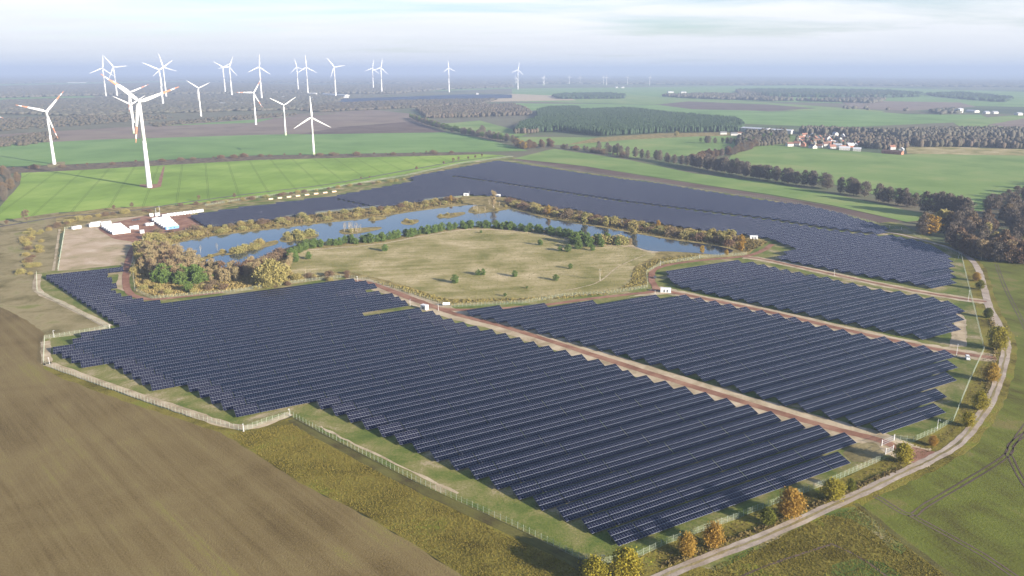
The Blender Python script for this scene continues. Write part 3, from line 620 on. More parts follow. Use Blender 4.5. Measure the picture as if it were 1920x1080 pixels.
def row_trees(kinds, pts, spacing, hs, label, group, jit=0.25, wide=1.0, side=1.0, skip=0.0, num=True):
    cnt = 0
    P = np.array([G(*p) for p in pts]); seg = np.linalg.norm(np.diff(P, axis=0), axis=1); tot = seg.sum(); s = spacing * RS.rand()
    while s < tot:
        k = 0; q = s
        while k < len(seg) - 1 and q > seg[k]: q -= seg[k]; k += 1
        p = P[k] + (P[k + 1] - P[k]) * q / seg[k]; j = (RS.rand(2) - 0.5) * 2 * side
        if RS.rand() >= skip:
            kk = kinds[RS.randint(len(kinds))]; lb = label[kk] if isinstance(label, dict) else label; cnt += 1; lb = lb + (', %s from the left' % ordn(cnt) if num and len(lb.split()) < 13 else '')
            tree(kk, p[0] + j[0], p[1] + j[1], hs[0] + (hs[1] - hs[0]) * RS.rand(), lb, group[kk] if isinstance(group, dict) else group, wide * (0.9 + 0.25 * RS.rand()))
        s += spacing * (1 + (RS.rand() - 0.5) * 2 * jit)
def fill_trees(kinds, pts, n, hs, label, group, mind=2.0, wide=1.0):
    P = [G(*p) for p in pts]; xs = [p[0] for p in P]; ys = [p[1] for p in P]; got = []; tries = 0
    while len(got) < n and tries < n * 60:
        tries += 1; x = min(xs) + RS.rand() * (max(xs) - min(xs)); y = min(ys) + RS.rand() * (max(ys) - min(ys))
        if not inside(x, y, P) or any((x - a) ** 2 + (y - c) ** 2 < mind * mind for a, c in got): continue
        got.append((x, y)); kk = kinds[RS.randint(len(kinds))]
        tree(kk, x, y, hs[0] + (hs[1] - hs[0]) * RS.rand(), label[kk] if isinstance(label, dict) else label, group[kk] if isinstance(group, dict) else group, wide * (0.9 + 0.3 * RS.rand()))

# roadside trees, each with its own look and place
for k, u, v, vt, wd, lab in (
    ('yellow_tree', 1115, 1098, 1048, 1.05, 'bright yellow tree at the bottom fence corner, left of a second yellow tree'),
    ('yellow_tree', 1172, 1094, 1032, 1.05, 'tall bright yellow tree by the bottom fence corner, nearest the front row of tables'),
    ('orange_tree', 1287, 1042, 1000, 0.95, 'smaller orange tree beside the lane, leftmost of the three orange trees'),
    ('orange_tree', 1336, 1025, 980, 0.95, 'vivid orange tree beside the lane, middle one of three orange trees'),
    ('green_tree', 1438, 984, 950, 1.0, 'dark green round tree beside the lane, left of the large orange tree'),
    ('orange_tree', 1480, 972, 920, 1.05, 'large orange round tree beside the lane, largest of the orange trees'),
    ('yellow_tree', 1560, 936, 900, 1.15, 'golden yellow tree beside the lane, between orange tree and small green tree'),
    ('green_tree', 1594, 921, 896, 0.85, 'small yellow green tree beside the lane, right of a golden tree'),
    ('yellow_tree', 1692, 868, 833, 1.1, 'round golden tree standing directly beside the gravel entrance and its gate'),
    ('orange_tree', 1748, 836, 816, 0.9, 'small brownish orange bush tree right of the gravel entrance'),
    ('yellow_tree', 1814, 800, 774, 1.1, 'low yellow tree at the lower right bend of the lane'),
    ('yellow_tree', 1836, 768, 736, 1.0, 'yellow olive tree with a long shadow onto the fence bend'),
    ('orange_tree', 1858, 716, 684, 1.05, 'rust orange tree beside the lane, right of the white van'),
    ('yellow_tree', 1868, 656, 614, 1.1, 'large yellow green tree at the easternmost bend of the lane'),
    ('green_tree', 1852, 596, 576, 1.0, 'green tree beside the lane, above the largest yellow green one'),
    ('green_tree', 1837, 543, 526, 1.1, 'small olive tree near the upper end of the right fence'),
    ('orange_tree', 1830, 527, 510, 1.0, 'small rust tree near the upper end of the right fence'),
): tree_px(k, u, v, vt + (v - vt) * 0.08, lab, 'autumn trees beside the lane', wd * 0.95)
# lone pines on the meadow
for u, v, vt, lab in (
    (853, 531, 515, 'round green pine on the meadow, largest of the lone pines in its left half'), (897, 516, 506, 'small pine on the meadow, left one of a close pair'), (906, 516, 505, 'small pine on the meadow, right one of a close pair'),
    (965, 519, 507, 'lone pine in the middle of the meadow'), (1042, 526, 515, 'lone pine on the lower right part of the meadow'), (1069, 504, 495, 'lone pine on the right part of the meadow, farther back'),
    (1013, 460, 449, 'lone pine on the meadow near the sandy shore of the lake'), (722, 471, 458, 'lone pine on the meadow just in front of the lakeside pine belt'), (579, 486, 473, 'lone pine at the left end of the meadow'),
    (988, 541, 536, 'tiny pine near the straw bank by the inner fence'), (947, 556, 549, 'very small pine growing in the straw bank'), (902, 437, 432, 'tiny pine at the back edge of the meadow'),
    (1050, 471, 462, 'small pine at the left end of the right hand pine group'), (1065, 472, 459, 'bushy pine in the group on the right of the meadow'), (1084, 467, 452, 'largest pine in the group on the right of the meadow'),
    (1111, 470, 460, 'small pine standing in front of the right hand pine group'), (1128, 463, 450, 'dense pine at the right end of the pine belt'), (1104, 462, 447, 'dark pine in the group on the right of the meadow beside the shore'),
): tree_px('pine_tree', u, v, vt, lab, 'lone pines on the meadow', 1.25)
# pine belt along the south shore
PB = 'green pine in the belt along the lake'
row_trees(['pine_tree'], [(548,492),(552,478),(575,466),(620,460),(700,455),(760,445),(850,430),(905,427),(970,431),(1040,442),(1080,450)], 5.2, (5, 8), PB + ', front row', 'pine belt along the lake', 0.5, 1.15, 2.5)
row_trees(['pine_tree'], [(556,476),(585,462),(640,457),(700,452),(780,440),(850,428),(905,425),(970,429),(1040,439),(1100,449)], 6.0, (5, 7.5), PB + ', rear row', 'pine belt along the lake', 0.5, 1.1, 2.0)
row_trees(['gold_shrub', 'birch_tree'], [(1100,456),(1130,457),(1160,458),(1186,460)], 4.5, (4, 7), {'gold_shrub': 'straw coloured shrub at the right end of the pine belt', 'birch_tree': 'thin tan birch at the right end of the pine belt'}, 'shrubs and birches at the end of the belt', 0.4)
fill_trees(['pine_tree'], [(1060,452),(1100,450),(1165,455),(1160,462),(1100,466),(1070,464)], 14, (7, 10), 'green pine in the clump on the sandy east shore', 'pine clump by the east shore', 3)
# west shore thicket
fill_trees(['birch_tree', 'birch_tree', 'birch_tree', 'young_tree'], [(300,470),(330,478),(362,490),(385,506),(430,512),(480,500),(500,500),(500,515),(440,530),(330,530),(265,520),(262,475)], 190, (7, 11), {'birch_tree': 'slender tan birch in the thicket west of the lake', 'young_tree': 'brownish young tree in the thicket west of the lake'}, 'trees in the western thicket', 2.0)
fill_trees(['gold_shrub'], [(262,450),(300,445),(318,462),(330,478),(300,480),(265,500),(252,530),(256,470)], 34, (2.8, 5), 'straw coloured shrub on the western lake bank', 'shrubs on the western bank', 2.5)
fill_trees(['gold_shrub', 'brown_shrub'], [(265,530),(330,535),(440,530),(540,520),(640,512),(690,520),(560,536),(440,546),(300,558),(262,548)], 42, (1.8, 3.8), {'gold_shrub': 'straw coloured shrub between the thicket and the inner fence', 'brown_shrub': 'brown shrub between the thicket and the inner fence'}, 'shrubs along the inner fence', 2)
fill_trees(['pine_tree'], [(290,522),(340,520),(395,524),(398,534),(340,535),(295,532)], 17, (8, 11), 'dark green pine in front of the western birch thicket', 'pines before the western thicket', 2.6, 1.2)
tree_px('pine_tree', 354, 548, 530, 'small pine standing alone in front of the western pines', None, 1.2)
tree_px('willow', 511, 534, 494, 'big pale golden willow at the left end of the meadow')
row_trees(['brown_shrub'], [(445,516),(470,512),(490,500),(515,488),(530,478)], 3.2, (4, 6), 'dark brown shrub on the bank beside the golden willow', 'dark brown shrubs on the lake bank', 0.4, 1.1, 4)
row_trees(['birch_tree'], [(530,520),(540,505),(548,490)], 4.5, (6, 8), 'thin tan birch between the golden willow and the meadow', 'thin birches beside the willow', 0.4)
# north bank shrubs
NBL = {'gold_shrub': 'straw coloured shrub on the north bank', 'brown_shrub': 'brown shrub on the north bank', 'birch_tree': 'tan birch on the north bank'}
row_trees(['gold_shrub', 'gold_shrub', 'gold_shrub', 'birch_tree', 'brown_shrub'], [(300,436),(400,428),(480,420),(600,406),(700,396),(800,381),(868,374)], 8.0, (2.5, 4.5), {k: s + ', upper row' for k, s in NBL.items()}, 'bushes on the north bank', 0.4, 1.2, 5)
row_trees(['gold_shrub', 'gold_shrub', 'birch_tree'], [(320,450),(420,436),(505,426),(610,413),(700,403),(792,388),(865,380)], 10, (2, 4), {k: s + ', waterline row' for k, s in NBL.items()}, 'bushes on the north bank', 0.4, 1.2, 3)
NEL = {'brown_shrub': 'dark brown shrub on the north east bank', 'gold_tree': 'golden tree on the north east bank', 'russet_tree': 'russet tree on the north east bank', 'gold_shrub': 'straw coloured shrub on the north east bank', 'birch_tree': 'pale birch on the north east bank'}
row_trees(['brown_shrub', 'brown_shrub', 'russet_tree', 'gold_shrub'], [(945,382),(1035,404),(1110,417),(1185,429),(1260,442),(1335,453),(1375,462)], 6.4, (3, 6), {k: s + ', waterline row' for k, s in NEL.items()}, 'bushes on the north east bank', 0.4, 1.15, 2.5)
row_trees(['brown_shrub', 'gold_shrub', 'birch_tree', 'brown_shrub'], [(950,378),(1035,398),(1110,411),(1185,423),(1260,435),(1340,446),(1390,456)], 7.0, (3, 5.5), {k: s + ', upper row' for k, s in NEL.items()}, 'bushes on the north east bank', 0.4, 1.15, 3)
for u, v, vt, k, lab in ((1096, 420, 399, 'gold_tree', 'golden tree on the lake bank, leftmost of three golden bank trees'), (1136, 424, 406, 'gold_tree', 'golden tree on the lake bank, middle of three golden bank trees'), (1188, 440, 416, 'gold_tree', 'golden tree at the waterline, rightmost of three golden bank trees'),
    (1028, 404, 384, 'orange_birch', 'orange birch on the lake bank below the aisle of the tables'), (1388, 472, 440, 'orange_birch', 'tall orange birch at the east tip of the lake'), (1316, 476, 460, 'orange_birch', 'small orange tree on the south east shore'), (1362, 480, 468, 'orange_birch', 'low orange bush tree near the east tip of the lake'),
    (1234, 430, 413, 'orange_birch', 'pale orange birch on top of the north east bank'), (925, 389, 359, 'birch_tree', 'tall pale birch on the lake peninsula beside a white station'), (845, 379, 366, 'orange_birch', 'small orange tree at the west side of the peninsula'), (618, 410, 396, 'gold_tree', 'bright golden bush tree on the north bank'),
    (1125, 527, 500, 'bare_birch', 'thin bare birch standing alone on the right part of the meadow'), (573, 518, 502, 'bare_birch', 'thin bare birch at the front edge of the meadow')):
    tree_px(k, u, v, vt, lab)
fill_trees(['gold_tree'], [(1330,445),(1372,448),(1380,460),(1340,462),(1320,455)], 9, (8, 11), 'golden tree in the clump above the east end of the lake', 'golden trees above the east end of the lake', 3.5)
for pts, k in ISL:
    cx = sum(p[0] for p in pts) / len(pts); sh = [(cx + (p[0] - cx) * 0.85, p[1]) for p in pts]
    n = {'low': 3, 'bush': 8, 'stems': 4}[k]
    fill_trees(['gold_shrub'], sh, n, (1.5, 3.0) if k != 'bush' else (3, 5.5), 'straw coloured shrub on a small lake island', 'shrubs on the lake islands', 1.2)
    if k == 'stems': fill_trees(['bare_birch'], sh, 9, (5, 9), 'thin bare birch stem on a lake island', 'bare birches on the lake islands', 1.5)
for u, v in ((361,482),(377,474),(407,470)): tree_px('bare_birch', u, v, v - 14, 'bare pale birch stem at the west end of the lake', 'bare birches at the west end')
# north road: young trees and bushes
for u, v, vt, lab in ((14, 424, 412, 'young tree beside the north road, leftmost at the picture edge'), (51, 420, 396, 'thin young tree beside the north road, second from the left edge'), (214, 396, 384, 'young brown tree beside the road behind the container camp, left one'), (248, 392, 379, 'young brown tree beside the road behind the container camp, middle one'),
    (373, 378, 367, 'young brown tree north of the road, right of the container camp'), (440, 374, 362, 'young brown tree north of the road, farther right of the camp'), (677, 337, 331, 'small tree above the north road, left of a close pair'), (693, 335, 330, 'small tree above the north road, right of a close pair'),
    (781, 321, 312, 'roadside tree north of the tables, first of the row toward the corner')):
    tree_px('young_tree', u, v, vt, lab, 'young trees beside the north road')
row_trees(['young_tree'], [(820,312),(905,296)], 26, (6, 9), 'young tree in the row along the north road corner', 'young trees in the road corner row', 0.3)
row_trees(['brown_shrub', 'gold_shrub'], [(60,440),(160,410),(240,399),(300,394)], 8, (2, 4), {'brown_shrub': 'brown shrub behind the container camp', 'gold_shrub': 'straw coloured shrub behind the container camp'}, 'shrubs behind the container camp', 0.5, 1.1, 4)
row_trees(['brown_shrub', 'gold_shrub'], [(320,388),(420,380),(500,370),(620,354),(700,345),(770,336)], 13, (1.8, 3.2), {'brown_shrub': 'brown shrub on the strip north of the tables', 'gold_shrub': 'straw coloured shrub on the strip north of the tables'}, 'shrubs north of the tables', 0.5, 1.2, 3)
row_trees(['gold_shrub', 'gold_shrub', 'brown_shrub'], [(62,432),(60,470),(58,500),(62,515)], 7.5, (1.3, 3.2), {'gold_shrub': 'straw coloured shrub in the clump left of the camp fence', 'brown_shrub': 'dark shrub in the clump left of the camp fence'}, 'shrubs left of the camp fence', 0.6, 1.3, 6)
row_trees(['brown_shrub', 'young_tree'], [(-60,322),(130,314),(300,303),(480,294),(700,291),(860,287)], 24, (3, 6), {'brown_shrub': 'brown bush in the hedge strip between green fields', 'young_tree': 'small tree in the hedge strip between green fields'}, 'hedge between the green fields', 0.5, 1.4, 4)
# tree line on the right
AL = 'dark leafless alder in the long tree line'
row_trees(['alder_tree'], [(1120,282),(1180,293),(1290,311)], 13, (14, 20), AL + ', thin stretch', 'alders in the long tree line', 0.5, 1.0, 4, 0.15)
row_trees(['alder_tree'], [(1290,312),(1360,324),(1440,338),(1552,355)], 9, (17, 23), AL + ', dense stretch', 'alders in the long tree line', 0.4, 1.1, 4, 0.05)
row_trees(['alder_tree'], [(1570,361),(1630,371)], 9, (17, 20), 'dark leafless alder in the middle group of the tree line', 'alders in the middle group', 0.3, 1.05, 3)
row_trees(['alder_tree'], [(1645,378),(1718,390)], 8, (15, 20), 'dark leafless alder in the last group before the right wood', 'alders in the last group', 0.3, 1.05, 3)
row_trees(['alder_tree'], [(1735,398),(1820,414)], 7, (20, 25), 'tall dark alder where the tree line meets the right wood', 'alders joining the right wood', 0.3, 1.1, 5)
row_trees(['brown_shrub', 'alder_tree'], [(1050,277),(1110,285),(1180,297)], 16, (5, 10), {'brown_shrub': 'brown bush at the thin end of the tree line', 'alder_tree': 'small alder at the thin end of the tree line'}, 'bushes at the thin end of the tree line', 0.4)
# the wood on the right
WL = {'russet_tree': 'russet brown tree in the wood at the right edge', 'alder_tree': 'grey leafless tree in the wood at the right edge', 'birch_tree': 'pale birch at the lower edge of the right wood', 'gold_tree': 'golden tree in the wood at the right edge'}
fill_trees(['russet_tree', 'alder_tree', 'alder_tree', 'alder_tree'] * 2 + ['gold_tree'], [(1700,440),(1745,436),(1800,432),(1850,418),(1900,396),(1960,380),(2060,370),(2060,480),(1960,492),(1850,488),(1815,472),(1760,452)], 125, (14, 22), WL, 'trees of the wood at the right edge', 5.0)
row_trees(['russet_tree', 'birch_tree', 'alder_tree', 'russet_tree'], [(1790,466),(1830,484),(1870,492),(1950,496)], 4.5, (13, 18), {k: s.replace('at the right edge', 'at right, front edge') for k, s in WL.items()}, 'pale trees on the edge of the right wood', 0.4, 1.2, 2)
fill_trees(['russet_tree', 'alder_tree'], [(1840,400),(1900,372),(1960,345),(2060,330),(2060,372),(1960,385),(1890,402)], 40, (13, 18), WL, 'trees of the wood at the right edge', 6.0)
tree_px('orange_birch', 1740, 440, 402, 'rusty orange tree at the left tip of the right wood', None, 1.8)
# small wood on the left edge
fill_trees(['russet_tree', 'alder_tree', 'alder_tree', 'russet_tree'], [(-120,330),(-10,328),(32,328),(34,345),(22,368),(5,384),(-120,400)], 48, (10, 16), {'russet_tree': 'russet tree in the small wood at the left edge', 'alder_tree': 'grey leafless tree in the small wood at the left edge', 'gold_tree': 'golden tree in the small wood at the left edge'}, 'trees of the small wood at the left edge', 5)
# diagonal line of dark trees beyond the fields
row_trees(['alder_tree', 'tall_pine'], [(772,222),(800,234),(850,248),(905,258),(960,268)], 9, (12, 18), {'alder_tree': 'dark tree in the diagonal hedge beyond the green fields', 'tall_pine': 'dark green tree in the diagonal hedge beyond the green fields'}, 'trees of the diagonal hedge', 0.3, 1.15, 5)
row_trees(['russet_tree', 'orange_birch'], [(962,272),(985,280),(1035,275)], 8, (11, 17), {'russet_tree': 'russet tree in the copse at the far corner of the tables', 'orange_birch': 'orange tree in the copse at the far corner of the tables'}, 'copse at the far corner', 0.3, 1.2, 8)
for u, v, vt, lab in ((904, 255, 236, 'single bare tree in the field beside the diagonal hedge'), (1268, 256, 246, 'yellow tree at the front edge of the pine forest')):
    tree_px('alder_tree' if u < 1000 else 'gold_tree', u, v, vt, lab, None, 1.3)
row_trees(['tall_pine', 'alder_tree'], [(1310,268),(1345,269),(1400,271),(1430,262),(1480,262)], 9, (11, 16), {'tall_pine': 'pine in the belt left of the village', 'alder_tree': 'bare tree in the belt left of the village'}, 'trees left of the village', 0.4, 1.1, 6)
row_trees(['russet_tree', 'alder_tree', 'russet_tree'], [(1290,306),(1330,296),(1370,290),(1400,281),(1420,272)], 7, (10, 16), {'russet_tree': 'russet tree on the slope between tree line and village', 'alder_tree': 'bare tree on the slope between tree line and village'}, 'trees between tree line and village', 0.4, 1.1, 8)

# ------------------------------------------------------------------ woods that read as one mass
def wood(name, pts, spacing, h, r, mat, label, cat='forest', conif=True, z0=-0.2):
    P = np.array([G(*p) for p in pts]); lo = P.min(0); hi = P.max(0)
    xs = np.arange(lo[0], hi[0], spacing); ys = np.arange(lo[1], hi[1], spacing); X, Y = np.meshgrid(xs, ys); Q = np.stack([X.ravel(), Y.ravel()], 1)
    Q += (RS.rand(*Q.shape) - 0.5) * spacing * 2.4
    c = np.zeros(len(Q), bool); j = len(P) - 1
    for i in range(len(P)):
        xi, yi = P[i]; xj, yj = P[j]; m_ = ((yi > Q[:, 1]) != (yj > Q[:, 1])) & (Q[:, 0] < (xj - xi) * (Q[:, 1] - yi) / (yj - yi + 1e-9) + xi); c ^= m_; j = i
    Q = Q[c]
    Q = Q[RS.rand(len(Q)) < 0.93]; n = len(Q)
    if n == 0: return
    H = h * (0.75 + 0.5 * RS.rand(n)); Rr = r * (0.75 + 0.5 * RS.rand(n)); K = 6
    prof = ((0.12, 0.75), (0.42, 1.0), (0.78, 0.62)) if conif else ((0.10, 0.8), (0.5, 1.08), (0.85, 0.72))
    V = np.zeros((n, 3 * K + 1, 3)); a0 = RS.rand(n) * 6.28
    for ri, (hz_, rz_) in enumerate(prof):
        for k in range(K):
            a = a0 + k * 2 * math.pi / K; q = Rr * rz_ * (0.75 + 0.5 * RS.rand(n))
            V[:, ri * K + k, 0] = Q[:, 0] + q * np.cos(a); V[:, ri * K + k, 1] = Q[:, 1] + q * np.sin(a); V[:, ri * K + k, 2] = z0 + H * (hz_ + 0.08 * (RS.rand(n) - 0.5))
    V[:, 3 * K, 0] = Q[:, 0]; V[:, 3 * K, 1] = Q[:, 1]; V[:, 3 * K, 2] = z0 + H
    T = []
    for ri in range(2):
        for k in range(K):
            A = ri * K + k; B = ri * K + (k + 1) % K; T += [[A, B, B + K], [A, B + K, A + K]]
    for k in range(K): T.append([2 * K + k, 2 * K + (k + 1) % K, 3 * K])
    T = np.array(T); Fc = (T[None] + (np.arange(n) * (3 * K + 1))[:, None, None]).reshape(-1, 3)
    o = link(name, fast_mesh(name, V.reshape(-1, 3), Fc, mat)); tag(o, label, cat, kind='stuff'); return o
W_pine = leaf_mat('forest_pine', (0.018, 0.040, 0.022), (0.040, 0.066, 0.032), trans=0); W_brown = leaf_mat('forest_brown', (0.10, 0.075, 0.055), (0.065, 0.06, 0.04), trans=0)
W_mix = leaf_mat('forest_mixed', (0.072, 0.078, 0.055), (0.098, 0.086, 0.064), trans=0)
wood('pine_forest', [(966,250),(975,238),(1008,226),(1006,212),(1030,206),(1085,205),(1090,211),(1180,208),(1270,219),(1380,228),(1396,240),(1385,248),(1250,249),(1130,256),(1050,247)], 4.8, 16, 2.6, W_pine, 'dark green pine forest left of the village')
wood('brown_copse', [(780,206),(960,198),(985,206),(1000,216),(900,220),(800,222)], 11, 13, 6, W_brown, 'brown copse behind the diagonal hedge', 'woodland', False)
wood('pine_forest', [(960,247),(1005,243),(1008,249),(965,252)], 9, 12, 5, W_brown, 'brown trees at the left end of the pine forest', 'woodland', False)
wood('far_wood', [(1035,181),(1060,178),(1140,177),(1172,180),(1170,185),(1050,186)], 14, 16, 8, W_pine, 'small dark wood beyond the pine forest')
wood('far_wood', [(1240,181),(1320,178),(1440,180),(1640,184),(1700,180),(1580,173),(1440,173),(1380,172),(1390,182),(1500,190),(1640,194),(1660,188),(1450,190),(1300,185)], 18, 18, 10, W_mix, 'long dark wood on the right below the horizon')
wood('far_wood', [(1380,171),(1440,170),(1660,172),(1730,178),(1720,182),(1640,184),(1440,182)], 20, 20, 12, W_pine, 'bluish wood on the right below the horizon')
wood('far_wood', [(1730,178),(1800,175),(1850,180),(1900,186),(1880,192),(1780,184)], 22, 16, 12, W_pine, 'far wood at the right edge below the horizon')
wood('wood_belt', [(1500,248),(1560,249),(1640,253),(1700,252),(1790,249),(1920,250),(2100,252),(2100,260),(1920,260),(1800,262),(1700,262),(1650,257),(1560,253),(1500,252)], 8, 17, 4.8, W_mix, 'dark tree belt behind and right of the village', 'woodland', False)
wood('wood_belt', [(1710,268),(1760,264),(1830,266),(1920,270),(2100,276),(2100,284),(1920,280),(1830,276),(1720,276)], 8, 15, 5, W_brown, 'brown tree belt right of the village', 'woodland', False)
wood('left_woodland', [(-300,184),(0,190),(170,186),(260,180),(480,178),(560,176),(640,184),(630,196),(560,206),(430,209),(250,214),(180,218),(0,214),(-300,216)], 19, 10, 13, W_mix, 'mixed brown woodland behind the turbines on the left', 'woodland', False)
wood('left_woodland', [(620,196),(760,190),(930,187),(900,196),(780,202),(700,206),(600,210),(560,208)], 14, 10, 10, W_brown, 'brown woodland in front of the distant solar field', 'woodland', False)
wood('far_woodland', [(-300,164),(0,164),(300,156),(480,158),(560,162),(860,158),(960,160),(960,164),(840,168),(740,176),(560,176),(250,178),(0,184),(-300,180)], 26, 15, 14, W_mix, 'broad bluish woodland behind the left turbines', 'woodland', False)
wood('far_woodland', [(-300,140),(0,142),(500,140),(900,142),(1500,146),(1920,152),(2200,154),(2200,162),(1920,164),(1500,160),(960,157),(560,156),(300,152),(0,158),(-300,160)], 60, 16, 40, W_mix, 'hazy band of woodland along the horizon', 'woodland', False)
wood('scrub', [(0,224),(150,218),(300,216),(330,222),(200,232),(0,246),(-200,250)], 20, 6, 5, W_brown, 'brown scrub on the fallow land at the left', 'scrub', False)
wood('scrub', [(0,262),(90,250),(110,262),(60,272),(0,276),(-200,280)], 9, 7, 4.5, W_brown, 'brown bushes beside the green field at the left edge', 'scrub', False)
wood('scrub', [(280,232),(480,216),(560,213),(560,216),(480,222),(290,238)], 18, 6, 5, W_brown, 'line of bushes across the fallow land', 'scrub', False)
wood('village_trees', [(1400,250),(1470,247),(1480,270),(1440,274),(1380,278),(1385,262)], 11, 11, 4.5, W_brown, 'brown trees at the left side of the village', 'woodland', False)
wood('village_trees', [(1585,256),(1650,258),(1708,266),(1700,280),(1640,280),(1600,272)], 11, 12, 4.5, W_brown, 'brown trees at the right side of the village', 'woodland', False)
wood('village_trees', [(1490,262),(1500,256),(1620,258),(1640,276),(1560,276),(1490,270)], 22, 9, 4, W_mix, 'trees in the gardens between the village houses', 'woodland', False)
wood('far_trees', [(1740,210),(1790,206),(1800,212),(1760,216)], 20, 12, 8, W_mix, 'dark trees beside the distant farm on the right', 'woodland', False)
wood('far_trees', [(1560,202),(1700,206),(1740,207),(1700,209),(1560,205)], 60, 12, 8, W_mix, 'thin line of trees along a distant field on the right', 'woodland', False)
# low weeds and tufts on the rough ground
def tufts(name, pts, n, h, mat, label, px=True, cat='weeds', cl=0.0):
    P = np.array([G(*p) for p in pts]); lo = P.min(0); hi = P.max(0); Q = lo + RS.rand(n * 4, 2) * (hi - lo)
    keep = [q for q in Q if inside(q[0], q[1], P)][:n]; Q = np.array(keep); n = len(Q)
    if n == 0: return
    m_ = 3; P3 = np.repeat(np.c_[Q, np.zeros(n)], m_, 0) + RS.normal(size=(n * m_, 3)) * np.array([h * .35, h * .35, 0]); N_ = len(P3)
    hh = h * (0.4 + 0.9 * RS.rand(N_)); a = RS.rand(N_) * 6.28; wv = np.c_[np.cos(a), np.sin(a), np.zeros(N_)] * (hh * 0.55)[:, None]
    tip = np.c_[RS.normal(size=(N_, 2)) * hh[:, None] * 0.25, hh]
    V = np.stack([P3 - wv, P3 + wv, P3 + tip], 1).reshape(-1, 3); V[:, 2] += 0.05
    tag(link(name, fast_mesh(name, V, np.arange(N_ * 3).reshape(-1, 3), mat)), label, cat, kind='stuff')
T_dry = leaf_mat('dry_weeds', (0.26, 0.20, 0.08), (0.13, 0.10, 0.035), trans=0.2); T_green = leaf_mat('green_weeds', (0.13, 0.115, 0.02), (0.24, 0.19, 0.045), trans=0.2)
tufts('weeds', [(548,795),(605,830),(780,922),(960,1010),(1085,1065),(1140,1140),(1000,1180),(860,1070),(700,972),(560,902),(480,850),(430,815)], 22000, 0.28, T_green, 'tufty olive weeds between the brown field and the fence')
tufts('weeds', [(1130,1066),(1250,1026),(1440,958),(1560,912),(1660,868),(1720,840),(1788,800),(1850,657),(1860,640),(1868,700),(1830,775),(1740,850),(1600,918),(1440,985),(1240,1062),(1180,1095)], 12000, 0.34, T_dry, 'dry brown weeds between the right fence and the lane')
tufts('weeds', [(1300,1080),(1440,1015),(1560,965),(1610,950),(1700,1025),(1790,1095),(1900,1200),(1250,1180)], 16000, 0.28, T_green, 'rough meadow weeds in the bottom right corner')
tufts('meadow_tufts', MEADOW, 9000, 0.45, leaf_mat('meadow_grass', (0.34, 0.29, 0.12), (0.17, 0.17, 0.05), trans=0.2), 'sparse straw and green tufts on the dry meadow')
tufts('hedge_weeds', [(1240,1068),(1340,1030),(1440,992),(1600,921),(1690,880),(1690,874),(1600,912),(1440,982),(1340,1020),(1240,1056)], 4500, 0.75, T_dry, 'low ragged hedge of dry weeds along the lane')
tufts('hedge_weeds', [(1862,590),(1872,630),(1872,670),(1856,725),(1834,770),(1826,768),(1846,722),(1862,670),(1862,630),(1852,592)], 3000, 0.7, T_dry, 'dry weeds along the upper right part of the lane')
tufts('bank_grass', [(700,528),(760,548),(840,572),(980,566),(1140,552),(1214,538),(1212,512),(1235,498),(1320,482),(1300,478),(1225,488),(1190,505),(1180,532),(1150,545),(1090,550),(980,560),(840,562),(760,538)], 6500, 0.9, leaf_mat('bank_straw', (0.38, 0.29, 0.10), (0.22, 0.19, 0.06), trans=0.25), 'tall straw coloured grass on the bank along the inner fence')
tufts('bank_grass', [(300,440),(400,427),(480,417),(600,402),(700,392),(800,378),(868,371),(868,380),(792,392),(692,407),(605,416),(505,428),(425,437),(362,447),(317,458)], 7000, 1.3, T_dry, 'tall dry grass on the north bank')
tufts('bank_grass', [(950,374),(1060,392),(1160,408),(1260,422),(1370,438),(1440,455),(1400,474),(1374,466),(1335,457),(1260,447),(1185,434),(1110,421),(1035,409),(950,386)], 6000, 1.3, T_dry, 'tall dry grass on the north east bank')
tufts('bank_grass', [(262,450),(317,462),(350,484),(372,492),(390,505),(462,501),(485,494),(530,480),(540,505),(560,522),(440,544),(300,558),(256,545),(252,500)], 9000, 1.1, leaf_mat('thicket_straw', (0.36, 0.27, 0.11), (0.20, 0.16, 0.06), trans=0.25), 'tall dry grass under the western thicket')
# ================================================================== WIND TURBINES
M_white = plain('white_paint', (0.66, 0.66, 0.66), 0.45, 0.4); M_redp = plain('signal_red_paint', (0.50, 0.22, 0.14), 0.5, 0.4); M_greenp = plain('pale_green_paint', (0.42, 0.55, 0.30), 0.5, 0.4)
def blade_mesh(L, red):
    mb = MB(); secs = [0, 0.03, 0.10, 0.22, 0.4, 0.6, 0.70, 0.80, 0.9, 0.97, 1.0]
    def ring(t):
        if t < 0.05: c, th, tw = 0.045 * L, 0.042 * L, 0.3
        else: c = L * (0.086 * (1 - t) ** 0.9 + 0.012) * (0.6 + 0.4 * min(1, t / 0.15)); th = c * (0.34 - 0.2 * t); tw = 0.35 * (1 - t)
        pts = []
        for (a, bb) in ((-0.30, 0), (-0.1, 0.5), (0.25, 0.42), (0.70, 0), (0.25, -0.3), (-0.1, -0.4)):
            x = a * c; y = bb * th; pts.append((x * math.cos(tw) - y * math.sin(tw), x * math.sin(tw) + y * math.cos(tw), t * L))
        return pts
    rings = [ring(t) for t in secs]
    for i in range(len(secs) - 1):
        t = (secs[i] + secs[i + 1]) / 2; m_ = M_redp if red and (t > 0.9 or 0.6 < t < 0.8) else M_white
        mb.add(rings[i] + rings[i + 1], [(k, (k + 1) % 6, 6 + (k + 1) % 6, 6 + k) for k in range(6)], m_)
    mb.add(rings[-1], [(0, 1, 2, 3, 4, 5)], M_redp if red else M_white); return mb.mesh('blade')
